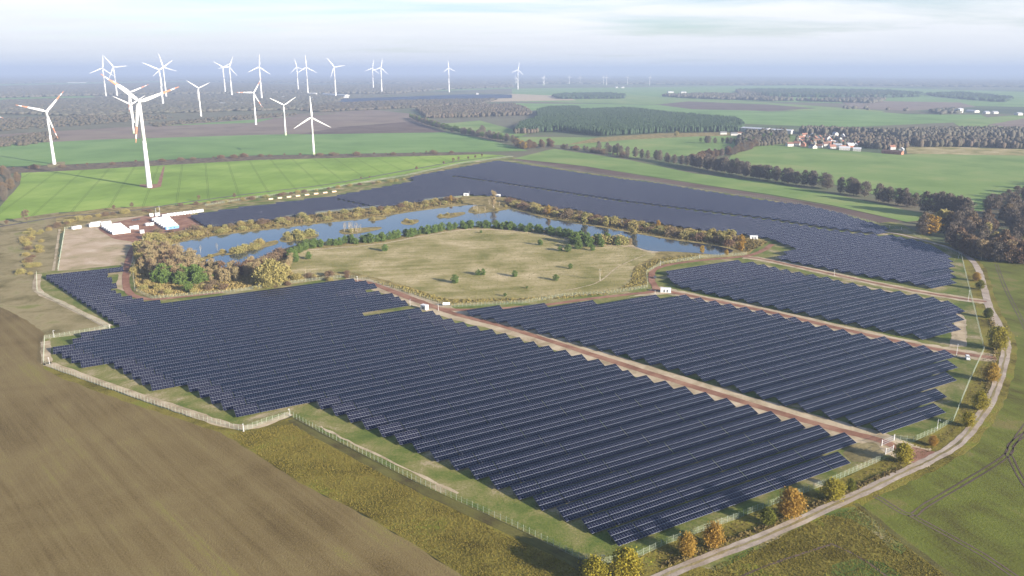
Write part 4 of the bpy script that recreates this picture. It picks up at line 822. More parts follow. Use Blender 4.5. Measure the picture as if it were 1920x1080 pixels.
def turbine(u, v, hu, hv, L, th0, label, red=False, yaw=25, group='white wind turbines', parts=True):
    """u,v foot; hu,hv hub; L blade length in px; th0 clockwise angle of one blade from straight up"""
    x, y = G(u, v); hh = height_to(u, v, hv); Lm = L / px_per_m(x, y, hh) / 0.97
    t = empty('wind_turbine', (x, y, 0), R(yaw)); tag(t, label, 'wind turbine', group)
    mb = MB(); n = 20; rb = hh * 0.027 + 0.5; rt = hh * 0.0125 + 0.3
    mb.bar((0, 0, -1), (0, 0, hh * 0.10), rb, rb * 0.88, M_greenp if not red and hh < 90 else M_white, n, False); mb.bar((0, 0, hh * 0.10), (0, 0, hh * 0.55), rb * 0.88, (rb + rt) / 2 * 0.93, M_white, n, False); mb.bar((0, 0, hh * 0.55), (0, 0, hh - 1.2), (rb + rt) / 2 * 0.93, rt, M_white, n)
    me = mb.mesh('tower', True); link('tower', me, t)
    s = Lm / 40.0
    mb = MB(); prof = [(5.2, 0.7, 0.8), (4.0, 1.7, 1.8), (0.5, 1.9, 2.0), (-1.8, 1.7, 1.9)]    # nacelle lies behind the rotor (rotor at -y)
    rg = []
    for (yy, wx, wz) in prof: rg.append([(wx * s * math.cos(a), yy * s, hh + wz * s * math.sin(a)) for a in [k * math.pi / 4 + math.pi / 8 for k in range(8)]])
    for i in range(3): mb.add(rg[i] + rg[i + 1], [(k, (k + 1) % 8, 8 + (k + 1) % 8, 8 + k) for k in range(8)], M_white)
    mb.add(rg[0], [tuple(range(8))], M_white); mb.add(rg[-1], [tuple(range(8))[::-1]], M_white)
    link('nacelle', mb.mesh('nacelle'), t)
    mb = MB(); mb.bar((0, -1.7 * s, hh), (0, -3.4 * s, hh), 1.55 * s, 1.35 * s, M_white, 12); mb.bar((0, -3.4 * s, hh), (0, -4.6 * s, hh), 1.35 * s, 0.35 * s, M_white, 12); link('hub', mb.mesh('hub', False), t)
    bm = blade_mesh(Lm, red)
    for k in range(3):
        o = link('blade', bm, t, (0, -2.7 * s, hh)); o.rotation_euler = (0, R(th0 + 120 * k), 0)
    return t
TB = [(280.5,351.5,262,190,75,-50,1,14,'largest white wind turbine with red striped blades, nearest, on the bright green field'),
 (102,308,88,209,50,-76,1,10,'white turbine with red striped blades at the far left on the hedge strip'),
 (588.7,291,585,220,38,-1,0,15,'white turbine with greenish foot, right of the two other near ones, on hedge strip'),
 (535.7,253.7,532,197,27,-62,0,25,'white turbine with greenish foot standing at the edge of the dark ploughed field'),
 (480,234,477,174,29,-88,1,20,'turbine with red tipped blade standing left of the greenish footed pair'),
 (377,218,372.5,165,23,-55,0,20,'lone white turbine in front of the woodland, middle of the left group'),
 (251,250,243,196,31,-61,0,20,'white turbine partly hidden behind the nearest turbine, lower hub'),
 (250.5,230,244.5,172.5,35,-52,1,20,'turbine partly hidden behind the nearest one, higher hub, red striped blade'),
 (199,180,192,128,24,8,0,20,'far white turbine at the left end of the skyline row'),
 (220,183,212.5,125.5,24,-35,0,20,'far white turbine second from the left in the skyline row'),
 (306,198,297.5,131,30,-65,0,20,'tall far turbine, left one of the overlapping pair above the nearest turbine'),
 (312,184,305,125.5,24,-12,0,20,'far turbine, right one of the overlapping pair above the nearest turbine'),
 (422.5,175,419,126,19,-58,0,20,'far turbine, left one of the pair in the middle of the left skyline'),
 (435,181,429.5,125.5,20,22,0,20,'far turbine, right one of the pair in the middle of the left skyline'),
 (491,187.5,486,125.5,23,5,0,20,'far turbine on the skyline directly above the red tipped one'),
 (559.5,172,556,126,16,-12,0,20,'far turbine, left one of the pair above the near greenish footed turbine'),
 (577.5,176,574.5,126,21,-2,0,20,'far turbine, right one of the pair above the near greenish footed turbine'),
 (629.5,180,627.5,125.5,20,-38,0,20,'far turbine on the skyline behind the long white barns'),
 (700,167.5,699.5,128,16,10,0,20,'far turbine, left one of the pair in the centre left of the skyline'),
 (716,175,714.5,127,17,12,0,20,'far turbine, right one of the pair in the centre left of the skyline'),
 (842,172.5,841.5,127.5,14,-6,0,20,'single far turbine left of the picture centre on the skyline'),
 (971,167.5,971,131,14,10,0,20,'single far turbine near the picture centre, rightmost of the large ones'),
 (-24,262,-28,205,38,115,1,10,'red striped turbine cut off by the left picture edge')]
for u, v, hu, hv, L, th, red, yaw, lab in TB: turbine(u, v, hu, hv, L, th, lab, bool(red), yaw)
for u, v, hv in ((967,157,147),(968.5,157,146),(1018.5,160,146),(1020.5,160,145),(1067.5,158,144),(1087.5,157,145),(1131,158.5,144),(1137,160,144.5),(1176.5,158.5,144),(1218,160.5,145)):
    turbine(u, v, u, hv, 5, random.choice((0, 10, -15, 25)), 'tiny faint wind turbine on the hazy horizon right of the centre', False, 20, 'tiny turbines on the horizon')
# ================================================================== CONTAINERS, STATIONS, HOUSES
M_cont = plain('white_sheet', (0.66, 0.66, 0.65), 0.5, 0.3, 0, 0.05); M_greyc = plain('grey_sheet', (0.40, 0.42, 0.45), 0.5, 0.3); M_bluec = plain('blue_sheet', (0.13, 0.27, 0.52), 0.5, 0.3); M_glass = plain('dark_glass', (0.02, 0.025, 0.03), 0.15, 0.5)
M_dkm = plain('dark_metal', (0.06, 0.06, 0.065), 0.5, 0.4); M_conc = plain('concrete', (0.38, 0.37, 0.35), 0.9, 0.2); M_tyre = plain('rubber', (0.02, 0.02, 0.02), 0.9, 0.2)
def ang_px(a, b):
    x0, y0 = G(*a); x1, y1 = G(*b); return math.atan2(y1 - y0, x1 - x0), math.hypot(x1 - x0, y1 - y0)
def container(x, y, rz, L, W, H, label, group=None, side=None, roof=None, name='site_container', cat='container', windows=2):
    t = empty(name, (x, y, 0.12), rz); tag(t, label, cat, group); side = side or M_cont
    mb = MB(); n = max(4, int(L / 0.8))
    mb.box(0, L, 0, W, 0.12, H, side)
    for i in range(n + 1):
        xx = L * i / n
        for (y0, y1) in ((-0.05, 0.0), (W, W + 0.05)): mb.box(max(0, xx - 0.12), min(L, xx + 0.12), y0, y1, 0.14, H - 0.06, side)
    link('body', mb.mesh('body'), t)
    mb = MB(); mb.box(-0.06, L + 0.06, -0.08, W + 0.08, H + 0.003, H + 0.12, roof or M_cont); link('roof', mb.mesh('roof'), t)
    mb = MB(); mb.box(L * 0.12, L * 0.12 + 0.95, -0.09, -0.052, 0.2, 2.15, M_greyc); d = link('door', mb.mesh('door'), t)
    mb = MB(); mb.box(L * 0.12 + 0.78, L * 0.12 + 0.86, -0.13, -0.092, 1.05, 1.2, M_dkm); link('handle', mb.mesh('handle'), d)
    wm = MB(); wm.box(0, 1.1, -0.09, -0.052, 1.0, 1.9, M_glass); wme = wm.mesh('window')
    for i in range(windows): link('window', wme, t, (L * (0.35 + 0.5 * i / max(1, windows)), 0, 0))
def cont_px(a, b, depth, H, label, group=None, z=0, **k):
    rz, L = ang_px(a, b); x, y = G(*a); container(x, y, rz, L, depth, H, label, group, **k)
def lerp(a, b, t): return (a[0] + (b[0] - a[0]) * t, a[1] + (b[1] - a[1]) * t)
for i in range(6):        # left block of long white units
    t = i / 5; a = lerp((192, 428.5), (211.5, 440.5), t); b_ = lerp((228, 424), (245, 436.5), t)
    cont_px(a, b_, 3.0, 3.0, 'long white container in the left stack, %s row from the front' % ordn(6 - i), 'long containers of the left block')
for i in range(7):
    t = i / 6; a = lerp((286, 415), (311, 431.5), t); b_ = lerp((318, 411), (336, 428), t)
    cont_px(a, b_, 2.7, 3.0, ('long container with white roof and blue front, nearest of the right block' if i == 6 else 'long white container in the right block, %s row from the front' % ordn(7 - i)), 'long containers of the right block', side=M_bluec if i == 6 else None)
for a, b_, H, lab in (((137,431),(153,428),2.8,'white container at the left corner of the yard'), ((168,426.5),(187,424.5),3.2,'white cabin left of the first container block, in front'), ((171,424),(190,422),3.4,'white cabin left of the first container block, behind'),
    ((190,423),(209,420.5),3.2,'white cabin behind the left container block'), ((244,430.5),(252,429.5),2.8,'white container between the two blocks, left one'), ((252,429),(260,428),2.8,'white container between the two blocks, right one'), ((263,438.5),(271,437.6),3.2,'grey sided white cabin at the yard corner by the inner fence'),
    ((274,424),(281,423),2.6,'small white cabin left of the right block'), ((281,423.5),(289,422.5),2.6,'small white box beside the right block'), ((281,406.5),(288,406),3.2,'white cabin at the foot of the masts'), ((292,406.5),(300,405.5),3.6,'tall white box behind the right block'), ((305,408),(313,407),2.8,'white box at the left end of the rear container row'), ((368,399.5),(382,397.5),3.0,'bluish container at the left tip of the table rows')):
    cont_px(a, b_, 2.6, H, lab, 'white cabins around the yard', side=M_greyc if 'grey' in lab or 'bluish' in lab else None, windows=1)
for i in range(9):
    a = lerp((314, 406.5), (362, 400.5), i / 8.0); cont_px(a, (a[0] + 4.6, a[1] - 0.5), 3.2, 3.0, 'white unit in the rear row of the yard, %s from the left' % ordn(i + 1), 'white units in the rear row', windows=0)
for i in range(8):
    a = lerp((504, 375), (623, 361), i / 7.0); rz, L = ang_px(a, (a[0] + 8, a[1] - 0.8)); x, y = G(*a); t = empty('module_crate', (x, y, 0.16), rz); tag(t, 'pale wooden crate stack on the north strip, %s from the left' % ordn(i + 1), 'crate', 'crate stacks north of the tables')
    wd_ = plain('pale_wood', (0.55, 0.43, 0.30), 0.8) if i == 0 else wd_
    mb = MB(); mb.box(0, L, 0, 2.0, 0.15, 1.7, wd_); link('crate_body', mb.mesh('crate_body'), t)
    mb = MB()
    for q in range(3): mb.box(-0.05, L + 0.05, 0.1 + q * 0.85, 0.25 + q * 0.85, 0, 0.148, wd_)
    for q in range(1): mb.box(-0.02, L + 0.02, 0.0, 1.95, 0.145, 0.149, wd_)
    link('pallet', mb.mesh('pallet'), t)
def mast(u, v, vt, label, name='lamp_mast', cat='mast', group=None, arm=True):
    x, y = G(u, v); h = height_to(u, v, vt); t = empty(name, (x, y, 0.05), RS.rand() * 6); tag(t, label, cat, group)
    mb = MB(); mb.bar((0, 0, 0), (0, 0, h), 0.10, 0.07, M_white, 8); link('pole', mb.mesh('pole'), t)
    mb = MB(); mb.box(-0.3, 0.3, -0.3, 0.3, -0.05, 0.25, M_conc); link('footing', mb.mesh('footing'), t)
    if arm:
        mb = MB(); mb.bar((0, 0, h - 0.15), (0.7, 0, h - 0.05), 0.04, 0.04, M_white, 6); mb.box(0.6, 0.98, -0.1, 0.1, h - 0.25, h - 0.02, M_greyc); link('camera_head', mb.mesh('camera_head'), t)
ML = [(101,632,620,'at the top left corner of the left fence bay'), (93,683,670,'at the left fence corner below the short rows'), (457,809,794,'at the fence kink below the first big step of the tables'), (543,779,766,'at the fence corner below the middle of the front block'), (1128,1058,1040,'at the bottom fence corner by the yellow trees'),
 (1757,804,786,'at the lower right fence bend'), (822,582,571,'beside the white station at the track fork'), (769,574,561,'left of the white station at the track fork'), (1228,556,545,'left of the station with dark doors'), (1238,498,489,'at the corner of the right block by the inner fence'), (1312,484,476,'on the inner fence left of the red road loop'),
 (490,402,396,'on the track north of the lake, left'), (880,367,358,'left of the white station above the lake'), (671,530,518,'at the front edge of the meadow fence'), (1564,517,505,'on the track between the upper and the right block'), (1797,484,474,'at the top of the right fence'), (1815,565,545,'at the right fence beside the upper track'), (1793,668,645,'on the track end left of the white van'),
 (1166,418,410,'on the bank path north east of the lake, left'), (1265,432,424,'on the bank path north east of the lake, right'), (206,616,608,'at the end of the left fence bay by the stepped rows'), (572,545,535,'hidden among the rows behind the willow')]
for u, v, vt, lab in ML[:-1]: mast(u, v, vt, 'slim white camera mast ' + lab, 'camera_mast', 'mast', 'camera masts of the plant')
for u, v, vt, lab in ((293,405,390,'tall thin lattice mast behind the container yard, left one'), (300,404,386,'tall thin lattice mast behind the container yard, right one')):
    x, y = G(u, v); h = height_to(u, v, vt); t = empty('crane_mast', (x, y, 0.1)); tag(t, lab, 'mast'); mb = MB()
    for sx in (-0.35, 0.35):
        for sy in (-0.35, 0.35): mb.bar((sx, sy, 0), (sx * 0.5, sy * 0.5, h), 0.04, 0.03, M_greyc, 4)
    nb_ = int(h / 1.5)
    for q in range(nb_):
        k = 1 - 0.5 * q / nb_; z = h * q / nb_; z2 = h * (q + 1) / nb_; c = 0.35 * k
        mb.bar((-c, -c, z), (c, -c, z2), 0.02, 0.02, M_greyc, 4); mb.bar((c, c, z), (-c, c, z2), 0.02, 0.02, M_greyc, 4)
    link('lattice', mb.mesh('lattice'), t); mb = MB(); mb.box(-0.5, 0.5, -0.5, 0.5, -0.1, 0.3, M_conc); link('footing', mb.mesh('footing'), t)
def station(u, v, wpx, label, az=None, doors=2):
    x, y = G(u, v); L = max(4.5, wpx / px_per_m(x, y)); t = empty('transformer_station', (x, y, 0.1), ROT if az is None else az); tag(t, label, 'transformer station', 'white transformer stations')
    mb = MB(); mb.box(-L / 2, L / 2, -1.4, 1.4, 0.1, 2.9, M_cont); link('housing', mb.mesh('housing'), t)
    mb = MB(); mb.box(-L / 2 - 0.12, L / 2 + 0.12, -1.52, 1.52, 2.903, 3.1, M_cont); link('roof', mb.mesh('roof'), t)
    mb = MB(); mb.box(-L / 2 - 0.2, L / 2 + 0.2, -1.6, 1.6, -0.1, 0.098, M_conc); link('plinth', mb.mesh('plinth'), t)
    for i in range(doors):
        mb = MB(); mb.box(-0.7, 0.7, -1.45, -1.402, 0.3, 2.3, M_greyc); d = link('door', mb.mesh('door'), t, (L * (-0.14 + 0.30 * i), 0, 0))
        mb = MB()
        for z in (0.5, 1.5): mb.box(-0.55, 0.55, -1.48, -1.452, z, z + 0.6, M_glass)
        tag(link('louvre', mb.mesh('louvre'), d), kind='stuff')
station(796,580,13,'white transformer station at the fork of the red tracks', R(-35)); station(1248,548,19,'white transformer station with dark louvres beside the right block', R(-10)); station(1413,448,14,'white transformer station at the east end of the lake', R(-10)); station(874,367,9,'white transformer station on the bank above the lake, left of two', R(-5)); station(934,369,9,'white transformer station on the bank above the lake, right of two', R(-5))
def sign_board(u, v, label):
    x, y = G(u, v); t = empty('sign_board', (x, y, 0.05), R(5)); tag(t, label, 'board')
    mb = MB(); mb.box(-2.4, 2.4, -0.06, 0, 0.7, 2.6, M_cont); link('panel', mb.mesh('panel'), t); pm = MB(); pm.bar((0, 0.08, 0), (0, 0.08, 2.5), 0.06, 0.06, M_steel, 6); pme = pm.mesh('post')
    for q in (-1.8, 1.8): link('post', pme, t, (q, 0, 0))
sign_board(837, 574, 'white board on the inner fence right of the fork station')
# vehicles
def car(u, v, rz, label, paint, van=False):
    x, y = G(u, v); t = empty('parked_car' if not van else 'parked_van', (x, y, 0.14), rz); tag(t, label, 'van' if van else 'car')
    hh = 2.0 if van else 1.45; L = 4.9 if van else 4.4
    side = [(0, 0.35), (0, 0.85), (L * 0.03, 0.98), (L * 0.22, 1.08), (L * 0.36, hh - 0.05), (L * 0.45, hh), (L * 0.93, hh - 0.02), (L * 0.985, 1.0), (L, 0.35)]
    mb = MB(); k = len(side)
    mb.add([(px - L / 2, s * (0.92 if pz < 1.05 else 0.78), pz) for s in (-1, 1) for px, pz in side], [tuple(range(k))[::-1], tuple(range(k, 2 * k))] + [(i, (i + 1) % k, k + (i + 1) % k, k + i) for i in range(k)], paint); link('body', mb.mesh('body'), t)
    mb = MB(); z0, z1 = 1.10, hh - 0.12
    mb.add([(L * 0.235 - L / 2 - 0.03, -0.74, z0), (L * 0.235 - L / 2 - 0.03, 0.74, z0), (L * 0.345 - L / 2 - 0.03, 0.68, z1), (L * 0.345 - L / 2 - 0.03, -0.68, z1)], [(0, 1, 2, 3)], M_glass); link('windscreen', mb.mesh('windscreen'), t)
    for s in (-1, 1):
        mb = MB(); mb.box(L * 0.38 - L / 2, L * 0.86 - L / 2, s * 0.80, s * 0.90, z0, z1, M_glass); link('side_window', mb.mesh('side_window'), t)
        for fx in (0.18, 0.80):
            mb = MB(); mb.bar((L * fx - L / 2, s * 0.72, 0.34), (L * fx - L / 2, s * 0.96, 0.34), 0.34, 0.34, M_tyre, 14); wh = link('wheel', mb.mesh('wheel'), t)
            mb = MB(); mb.bar((L * fx - L / 2, s * 0.961, 0.34), (L * fx - L / 2, s * 0.975, 0.34), 0.2, 0.2, M_greyc, 10); link('rim', mb.mesh('rim'), wh)
        mb = MB(); mb.box(-L / 2 - 0.03, -L / 2 + 0.05, s * 0.55 - 0.15, s * 0.55 + 0.15, 0.65, 0.8, M_cont); link('headlight', mb.mesh('headlight'), t)
car(1814, 674, R(70), 'white van parked at the right end of the red track', M_white, True); car(1228, 522, R(80), 'dark car parked beside the inner fence near the station', M_dkm)
car(252, 414, R(10), 'dark car parked behind the yard, left one', M_dkm); car(259, 412.5, R(10), 'dark car parked behind the yard, right one', M_dkm); car(256, 431, R(15), 'grey car parked between the container blocks', M_greyc)
# gate
def gate(u0, v0, u1, v1, label):
    rz, L = ang_px((u0, v0), (u1, v1)); x, y = G(u0, v0); t = empty('entrance_gate', (x, y, 0.1), rz); tag(t, label, 'gate')
    for xx in (0, L): mb = MB(); mb.box(xx - 0.12, xx + 0.12, -0.12, 0.12, -0.1, 2.7, M_white); link('gate_post', mb.mesh('gate_post'), t)
    for a, b_ in ((0.2, L / 2 - 0.05), (L / 2 + 0.05, L - 0.2)):
        mb = MB()
        for z in (0.2, 1.2, 2.2): mb.box(a, b_, -0.03, 0.03, z - 0.035, z + 0.035, M_greyc)
        for q in range(7): xx = a + (b_ - a) * q / 6; mb.bar((xx, 0, 0.18), (xx, 0, 2.22), 0.02, 0.02, M_greyc, 4)
        link('gate_leaf', mb.mesh('gate_leaf'), t)
gate(1653, 836, 1676, 826, 'white steel gate across the red gravel entrance'); gate(1660, 852, 1674, 846, 'second white gate frame beside the entrance, nearer the front rows'); gate(1668, 427, 1690, 431, 'white gate at the far right corner of the plant')
# fences
M_mesh, nt, b = new_mat('fence_wire'); b.inputs['Base Color'].default_value = (0.38, 0.43, 0.33, 1); b.inputs['Roughness'].default_value = 0.5
tr = nt.nodes.new('ShaderNodeBsdfTransparent'); ms = nt.nodes.new('ShaderNodeMixShader'); ms.inputs[0].default_value = 0.10
nt.links.new(tr.outputs[0], ms.inputs[1]); nt.links.new(b.outputs[0], ms.inputs[2]); nt.links.new(ms.outputs[0], nt.nodes['Material Output'].inputs[0])
M_fpost = plain('fence_post', (0.33, 0.37, 0.29), 0.5, 0.4)
pm = MB(); pm.bar((0, 0, -0.1), (0, 0, 2.35), 0.055, 0.055, M_fpost, 6); pm.bar((0, 0, 2.35), (0.16, 0.0, 2.6), 0.04, 0.04, M_fpost, 5); post_me = pm.mesh('fence_post')
def fence(pts, label, near=True, group='perimeter fence stretches'):
    P = [np.array(G(*p)) for p in pts]; o0 = P[0]; t = empty('wire_fence', (o0[0], o0[1], 0.05)); tag(t, label, 'fence', group)
    mb = MB(); pb = MB()
    for i in range(len(P) - 1):
        a, c = P[i] - o0, P[i + 1] - o0; d = c - a; L = np.linalg.norm(d); d /= L; nr = np.array([-d[1], d[0]]) * 0.006; n = max(1, int(round(L / 2.6)))
        mb.add([(a[0], a[1], 0.05), (c[0], c[1], 0.05), (c[0], c[1], 2.3), (a[0], a[1], 2.3)], [(0, 1, 2, 3)], M_mesh)
        for z in (0.12, 1.2, 2.26): mb.bar((a[0], a[1], z), (c[0], c[1], z), 0.018, 0.018, M_fpost, 4)
        for q in range(n if i < len(P) - 2 else n + 1):
            p = a + d * L * q / n
            if near: link('fence_post', post_me, t, (p[0], p[1], 0), math.atan2(nr[1], nr[0]))
            else: pb.box(p[0] - 0.06, p[0] + 0.06, p[1] - 0.06, p[1] + 0.06, -0.1, 2.45, M_fpost)
    link('wire_mesh', mb.mesh('wire_mesh'), t)
    if not near: tag(link('fence_posts', pb.mesh('fence_posts'), t), kind='stuff')
fence([(545,780),(605,813),(780,904),(960,986),(1085,1048),(1130,1058)], 'long wire fence along the front, from the middle kink to the yellow trees')
fence([(100,692),(240,742),(350,780),(456,809)], 'wire fence between the brown field and the stepped rows'); fence([(456,809),(500,792),(545,780)], 'short wire fence closing the kink below the front block')
fence([(205,616),(150,626),(84,636),(82,683),(100,692)], 'pale fence round the left corner of the plant'); fence([(205,616),(130,578),(70,548),(69,514)], 'fence on the left edge beside the dry pasture')
fence([(109,508),(122,430),(135,428)], 'pale fence left of the container yard running up from the rows')
fence([(1130,1058),(1195,1046),(1250,1020),(1385,972),(1410,961)], 'wire fence behind the yellow and orange trees'); fence([(1410,961),(1440,950),(1560,904),(1650,864)], 'wire fence between golden trees and the front rows')
fence([(1676,826),(1712,828),(1752,811),(1788,789)], 'wire fence right of the entrance gate'); fence([(1788,789),(1815,722),(1845,657)], 'straight fence rising from the lower bend to the van'); fence([(1845,657),(1824,570),(1802,480)], 'fence along the right edge above the van')
fence([(1802,480),(1750,458),(1692,432)], 'fence between the right wood and the rows', False); fence([(1668,427),(1600,408),(1497,383),(1440,374),(1240,344),(1072,319),(972,303)], 'fence behind the farthest rows', False); fence([(962,294),(870,306),(760,330),(620,353),(480,371),(385,386)], 'fence along the north road', False)
fence([(271,444),(249,505),(253,545),(285,561),(440,548),(560,530),(645,520)], 'pale inner fence west of the lake', True, 'inner fence stretches'); fence([(645,520),(690,526),(760,548),(840,576)], 'dark green shaded inner fence beside the red track', True, 'inner fence stretches')
fence([(846,576),(980,569),(1060,556),(1140,551),(1214,540),(1212,512),(1240,496),(1320,483),(1400,478)], 'inner fence in front of the straw bank', True, 'inner fence stretches'); fence([(400,426),(480,415),(600,400),(700,390),(800,376),(866,370)], 'inner fence on the north bank', False, 'inner fence stretches')
fence([(955,370),(1060,389),(1160,405),(1260,419),(1370,435),(1405,442)], 'inner fence on the north east bank', False, 'inner fence stretches')
# houses
WALLS = [plain('white_render', (0.52, 0.51, 0.48), 0.8, 0.2), plain('cream_render', (0.62, 0.54, 0.40), 0.8, 0.2), plain('brick_wall', (0.33, 0.15, 0.10), 0.85, 0.2), plain('grey_render', (0.45, 0.45, 0.44), 0.8, 0.2)]
ROOFS = [plain('red_tiles', (0.25, 0.125, 0.09), 0.85, 0.2), plain('brown_tiles', (0.17, 0.10, 0.075), 0.85, 0.2), plain('grey_tiles', (0.16, 0.16, 0.17), 0.8, 0.2), plain('pale_roof', (0.46, 0.47, 0.49), 0.5, 0.3)]
RN = ['red', 'brown', 'grey', 'pale']; WN = ['white', 'cream', 'brick', 'grey']
def house(x, y, rz, L, W, H, RH, wi, ri, label, group, name='village_house', cat='house', chim=True, nwin=3):
    t = empty(name, (x, y, 0), rz); tag(t, label, cat, group); a, c = L / 2, W / 2
    mb = MB(); mb.box(-a, a, -c, c, -0.2, H, WALLS[wi]); mb.add([(-a, -c, H), (-a, c, H), (-a, 0, H + RH)], [(0, 2, 1)], WALLS[wi]); mb.add([(a, -c, H), (a, c, H), (a, 0, H + RH)], [(0, 1, 2)], WALLS[wi]); link('wall', mb.mesh('wall'), t)
    o_ = 0.45; mb = MB(); e = H - RH * o_ / c + 0.03
    v = [(-a - o_, -c - o_, e), (a + o_, -c - o_, e), (a + o_, 0, H + RH + 0.03), (-a - o_, 0, H + RH + 0.03), (-a - o_, c + o_, e), (a + o_, c + o_, e)]; v2 = [(p, q, z + 0.22) for p, q, z in v]
    mb.add(v + v2, [(0, 3, 2, 1), (3, 4, 5, 2), (6, 7, 8, 9), (9, 8, 11, 10), (0, 1, 7, 6), (4, 10, 11, 5), (0, 6, 9, 3), (3, 9, 10, 4), (1, 2, 8, 7), (2, 5, 11, 8)], ROOFS[ri]); rf = link('roof', mb.mesh('roof'), t)
    if chim: mb = MB(); mb.box(a * 0.3, a * 0.3 + 0.7, -0.9, -0.2, H + RH * 0.55, H + RH + 1.0, WALLS[2]); link('chimney', mb.mesh('chimney'), rf)
    wm = MB(); wm.box(-0.55, 0.55, -0.05, -0.004, 0, 1.3, M_glass); wme = wm.mesh('window')
    for i in range(nwin): link('window', wme, t, (-a + L * (i + 0.7) / (nwin + 0.4), -c, 1.1))
hs = []
spots = [(1511,262),(1528,258),(1536,256),(1546,254),(1556,262),(1548,270),(1564,266),(1572,260),(1580,254),(1590,250),(1584,262),(1598,266),(1606,260),(1612,268),(1570,272),(1560,274),(1580,276),(1526,268),(1518,266),(1502,258),(1508,252),(1522,252),(1600,254),(1618,262),(1630,268),(1634,258),(1648,262),(1660,270),(1672,276),(1690,279),(1536,272),(1524,274),(1494,268),(1480,270),(1566,250),(1575,248),(1500,264),(1506,270),(1541,261),(1552,258),(1561,256),(1586,268),(1594,272),(1611,258),(1625,262),(1640,272),(1655,268),(1532,264),(1515,257),(1587,257),(1540,266),(1603,271),(1558,268),(1576,266),(1662,264),(1670,268),(1678,272),(1642,266),(1686,270)]
plc = ['near the left end of the village', 'in the middle of the village', 'near the right end of the village']
for i, (u, v) in enumerate(spots):
    x, y = G(u, v + 4); wi = RS.choice([0, 0, 1, 2, 3]); ri = RS.choice([0, 0, 1, 1, 2, 3]); s = 0 if u < 1530 else (1 if u < 1605 else 2)
    house(x, y, R(RS.choice([10, 15, 100, 60, -30])), 11 + 6 * RS.rand(), 8 + 2 * RS.rand(), 3.2 + 1.8 * RS.rand(), 3.2 + 1.2 * RS.rand(), wi, ri, '%s roofed %s house %s' % (RN[ri], WN[wi], plc[s]), 'houses of the village, %s roof, %s walls, %s' % (RN[ri], WN[wi], plc[s]))
for u0, v0, u1, v1, W, H, lab in ((1393,246,1443,249,24,9,'long white roofed hall left of the village'), (1444,249,1486,251,24,8,'lower white roofed hall beside the long hall')):
    rz, L = ang_px((u0, v0), (u1, v1)); x0, y0 = G(u0, v0); x1, y1 = G(u1, v1); house((x0 + x1) / 2, (y0 + y1) / 2, rz, L, W, H, 2.4, 3, 3, lab, None, 'farm_hall', 'hall', False, 6)
for u0, v0, u1, v1, W, lab, wi, ri in ((1573,281,1593,281.5,8,'low white barn at the front of the village, left one',0,3), (1599,283,1614,283.5,8,'low pale barn at the front of the village, right one',0,3), (1655,287,1692,290,10,'long low brown shed at the lower right of the village',2,1), (1350,252,1362,252,8,'white house at the right edge of the pine forest',0,2), (1370,254,1382,254,8,'white barn between the forest and the long hall',0,2), (1382,253,1394,253,8,'dark roofed house at the foot of the long hall',0,1)):
    rz, L = ang_px((u0, v0), (u1, v1)); x0, y0 = G(u0, v0); x1, y1 = G(u1, v1); house((x0 + x1) / 2, (y0 + y1) / 2, rz, L, W, 4.5, 2.6, wi, ri, lab, None, 'barn', 'barn', False, 4)
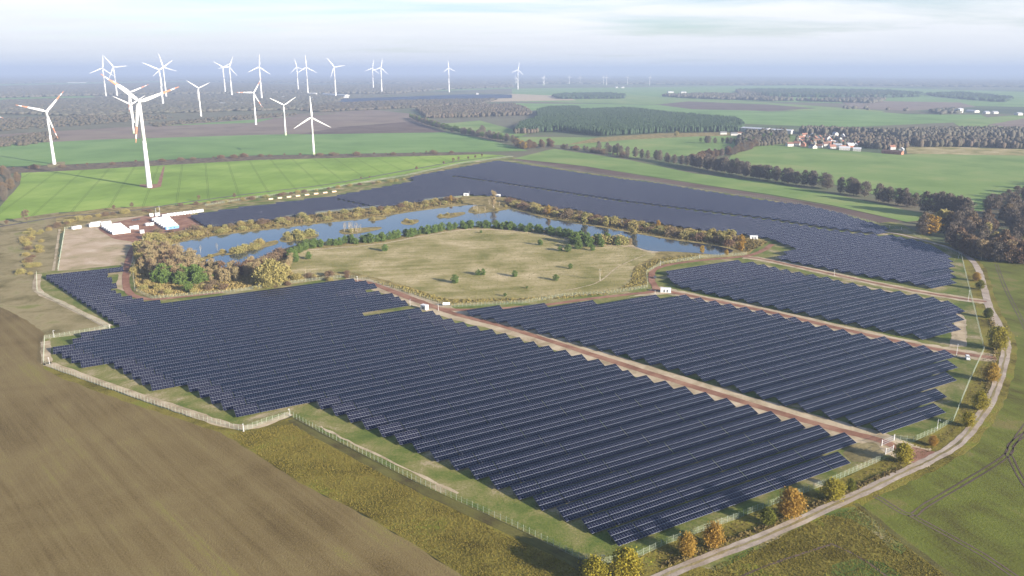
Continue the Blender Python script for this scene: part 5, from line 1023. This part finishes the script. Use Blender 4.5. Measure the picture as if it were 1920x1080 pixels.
for u0, v0, u1, v1, W, H, lab in ((608,178,651,180.5,30,7,'long white barn behind the far solar field'), (575,177,594,177,30,7,'white barn left of the long far barn'), (518,184,534,184,26,7,'small white barn above the far solar field, left'), (585,186,592,186,26,7,'small white building in front of the far barns'), (620,183,627,183,24,6,'small white shed below the long far barn, left'), (645,183.5,653,183.5,24,6,'small white shed below the long far barn, right'),
    (128,155.5,160,155.5,22,5,'long white halls in the haze at the far left'), (112,175.5,136,175.5,40,7,'pale building in the woodland at the far left'), (396,196,430,196.5,20,6,'long pale greenhouse in the left woodland'), (434,196,455,196,20,6,'short pale greenhouse in the left woodland'), (1252,174,1262,174,40,8,'white farm building beyond the pine forest, left one'), (1276,174.5,1286,174.5,40,8,'white farm building beyond the pine forest, right one'),
    (1154,165,1158,165,50,9,'tiny white building on the horizon, left of two'), (1165,165,1170,165,50,9,'tiny white building on the horizon, right of two'), (1794,212,1800,211,20,14,'tall white farm building at the distant hamlet'), (1815,210,1832,211,24,6,'pale roofed barn at the distant hamlet'), (1845,213,1853,213,22,6,'white house at the distant hamlet, left'), (1860,213,1869,213,22,6,'white house at the distant hamlet, right'), (1905,216,1914,216,24,7,'white house of the hamlet at the right edge'), (893,178,897,178,40,10,'small white building near the picture centre')):
    rz, L = ang_px((u0, v0), (u1, v1)); x0, y0 = G(u0, v0); x1, y1 = G(u1, v1); house((x0 + x1) / 2, (y0 + y1) / 2, rz, L, W, H, 3.0, 0, 3, lab, None, 'far_barn', 'barn', False, 0)
# far solar field beyond the woodland: dark rows on a pale strip
V, Fq = [], []
for pts in ([(480,192),(560,184),(650,186),(760,182),(860,178),(960,178),(960,184),(800,188),(690,198),(600,204),(480,200)], [(430,197),(480,193),(480,203),(430,205)]):
    P = [G(*p) for p in pts]; ys = [p[1] for p in P]; yy = min(ys)
    while yy < max(ys):
        xs = []
        for i in range(len(P)):
            (x0, y0), (x1, y1) = P[i], P[(i + 1) % len(P)]
            if (y0 > yy) != (y1 > yy): xs.append(x0 + (x1 - x0) * (yy - y0) / (y1 - y0))
        xs.sort()
        for q in range(0, len(xs) - 1, 2):
            k = len(V); V += [(xs[q], yy, 0.6), (xs[q + 1], yy, 0.6), (xs[q + 1], yy + 6.5, 2.8), (xs[q], yy + 6.5, 2.8)]; Fq.append([k, k + 1, k + 2, k + 3])
        yy += 11
tag(link('far_solar_rows', fast_mesh('far_solar_rows', V, Fq, plain('far_solar_glass', (0.02, 0.03, 0.06), 0.3, 0.5))), 'distant dark blue solar rows in front of the white barns', 'solar tables', kind='stuff')
far('pale_soil', [(800,186),(880,182),(960,176),(1060,180),(1080,188),(960,190),(860,192),(760,190)], M_sand, 0.03)
# ================================================================== HAZE
M_haze = bpy.data.materials.new('haze_air'); M_haze.use_nodes = True; nt = M_haze.node_tree; nt.nodes.clear()
pv = nt.nodes.new('ShaderNodeVolumePrincipled'); mo = nt.nodes.new('ShaderNodeOutputMaterial'); nt.links.new(pv.outputs[0], mo.inputs['Volume'])
pv.inputs['Color'].default_value = (0.36, 0.44, 0.62, 1); pv.inputs['Density'].default_value = HAZE_D; pv.inputs['Anisotropy'].default_value = 0.0
mb = MB(); mb.box(-45000, 45000, -2500, 50000, -1.5, 262, M_haze); hz = link('haze', mb.mesh('haze')); tag(hz, kind='stuff')
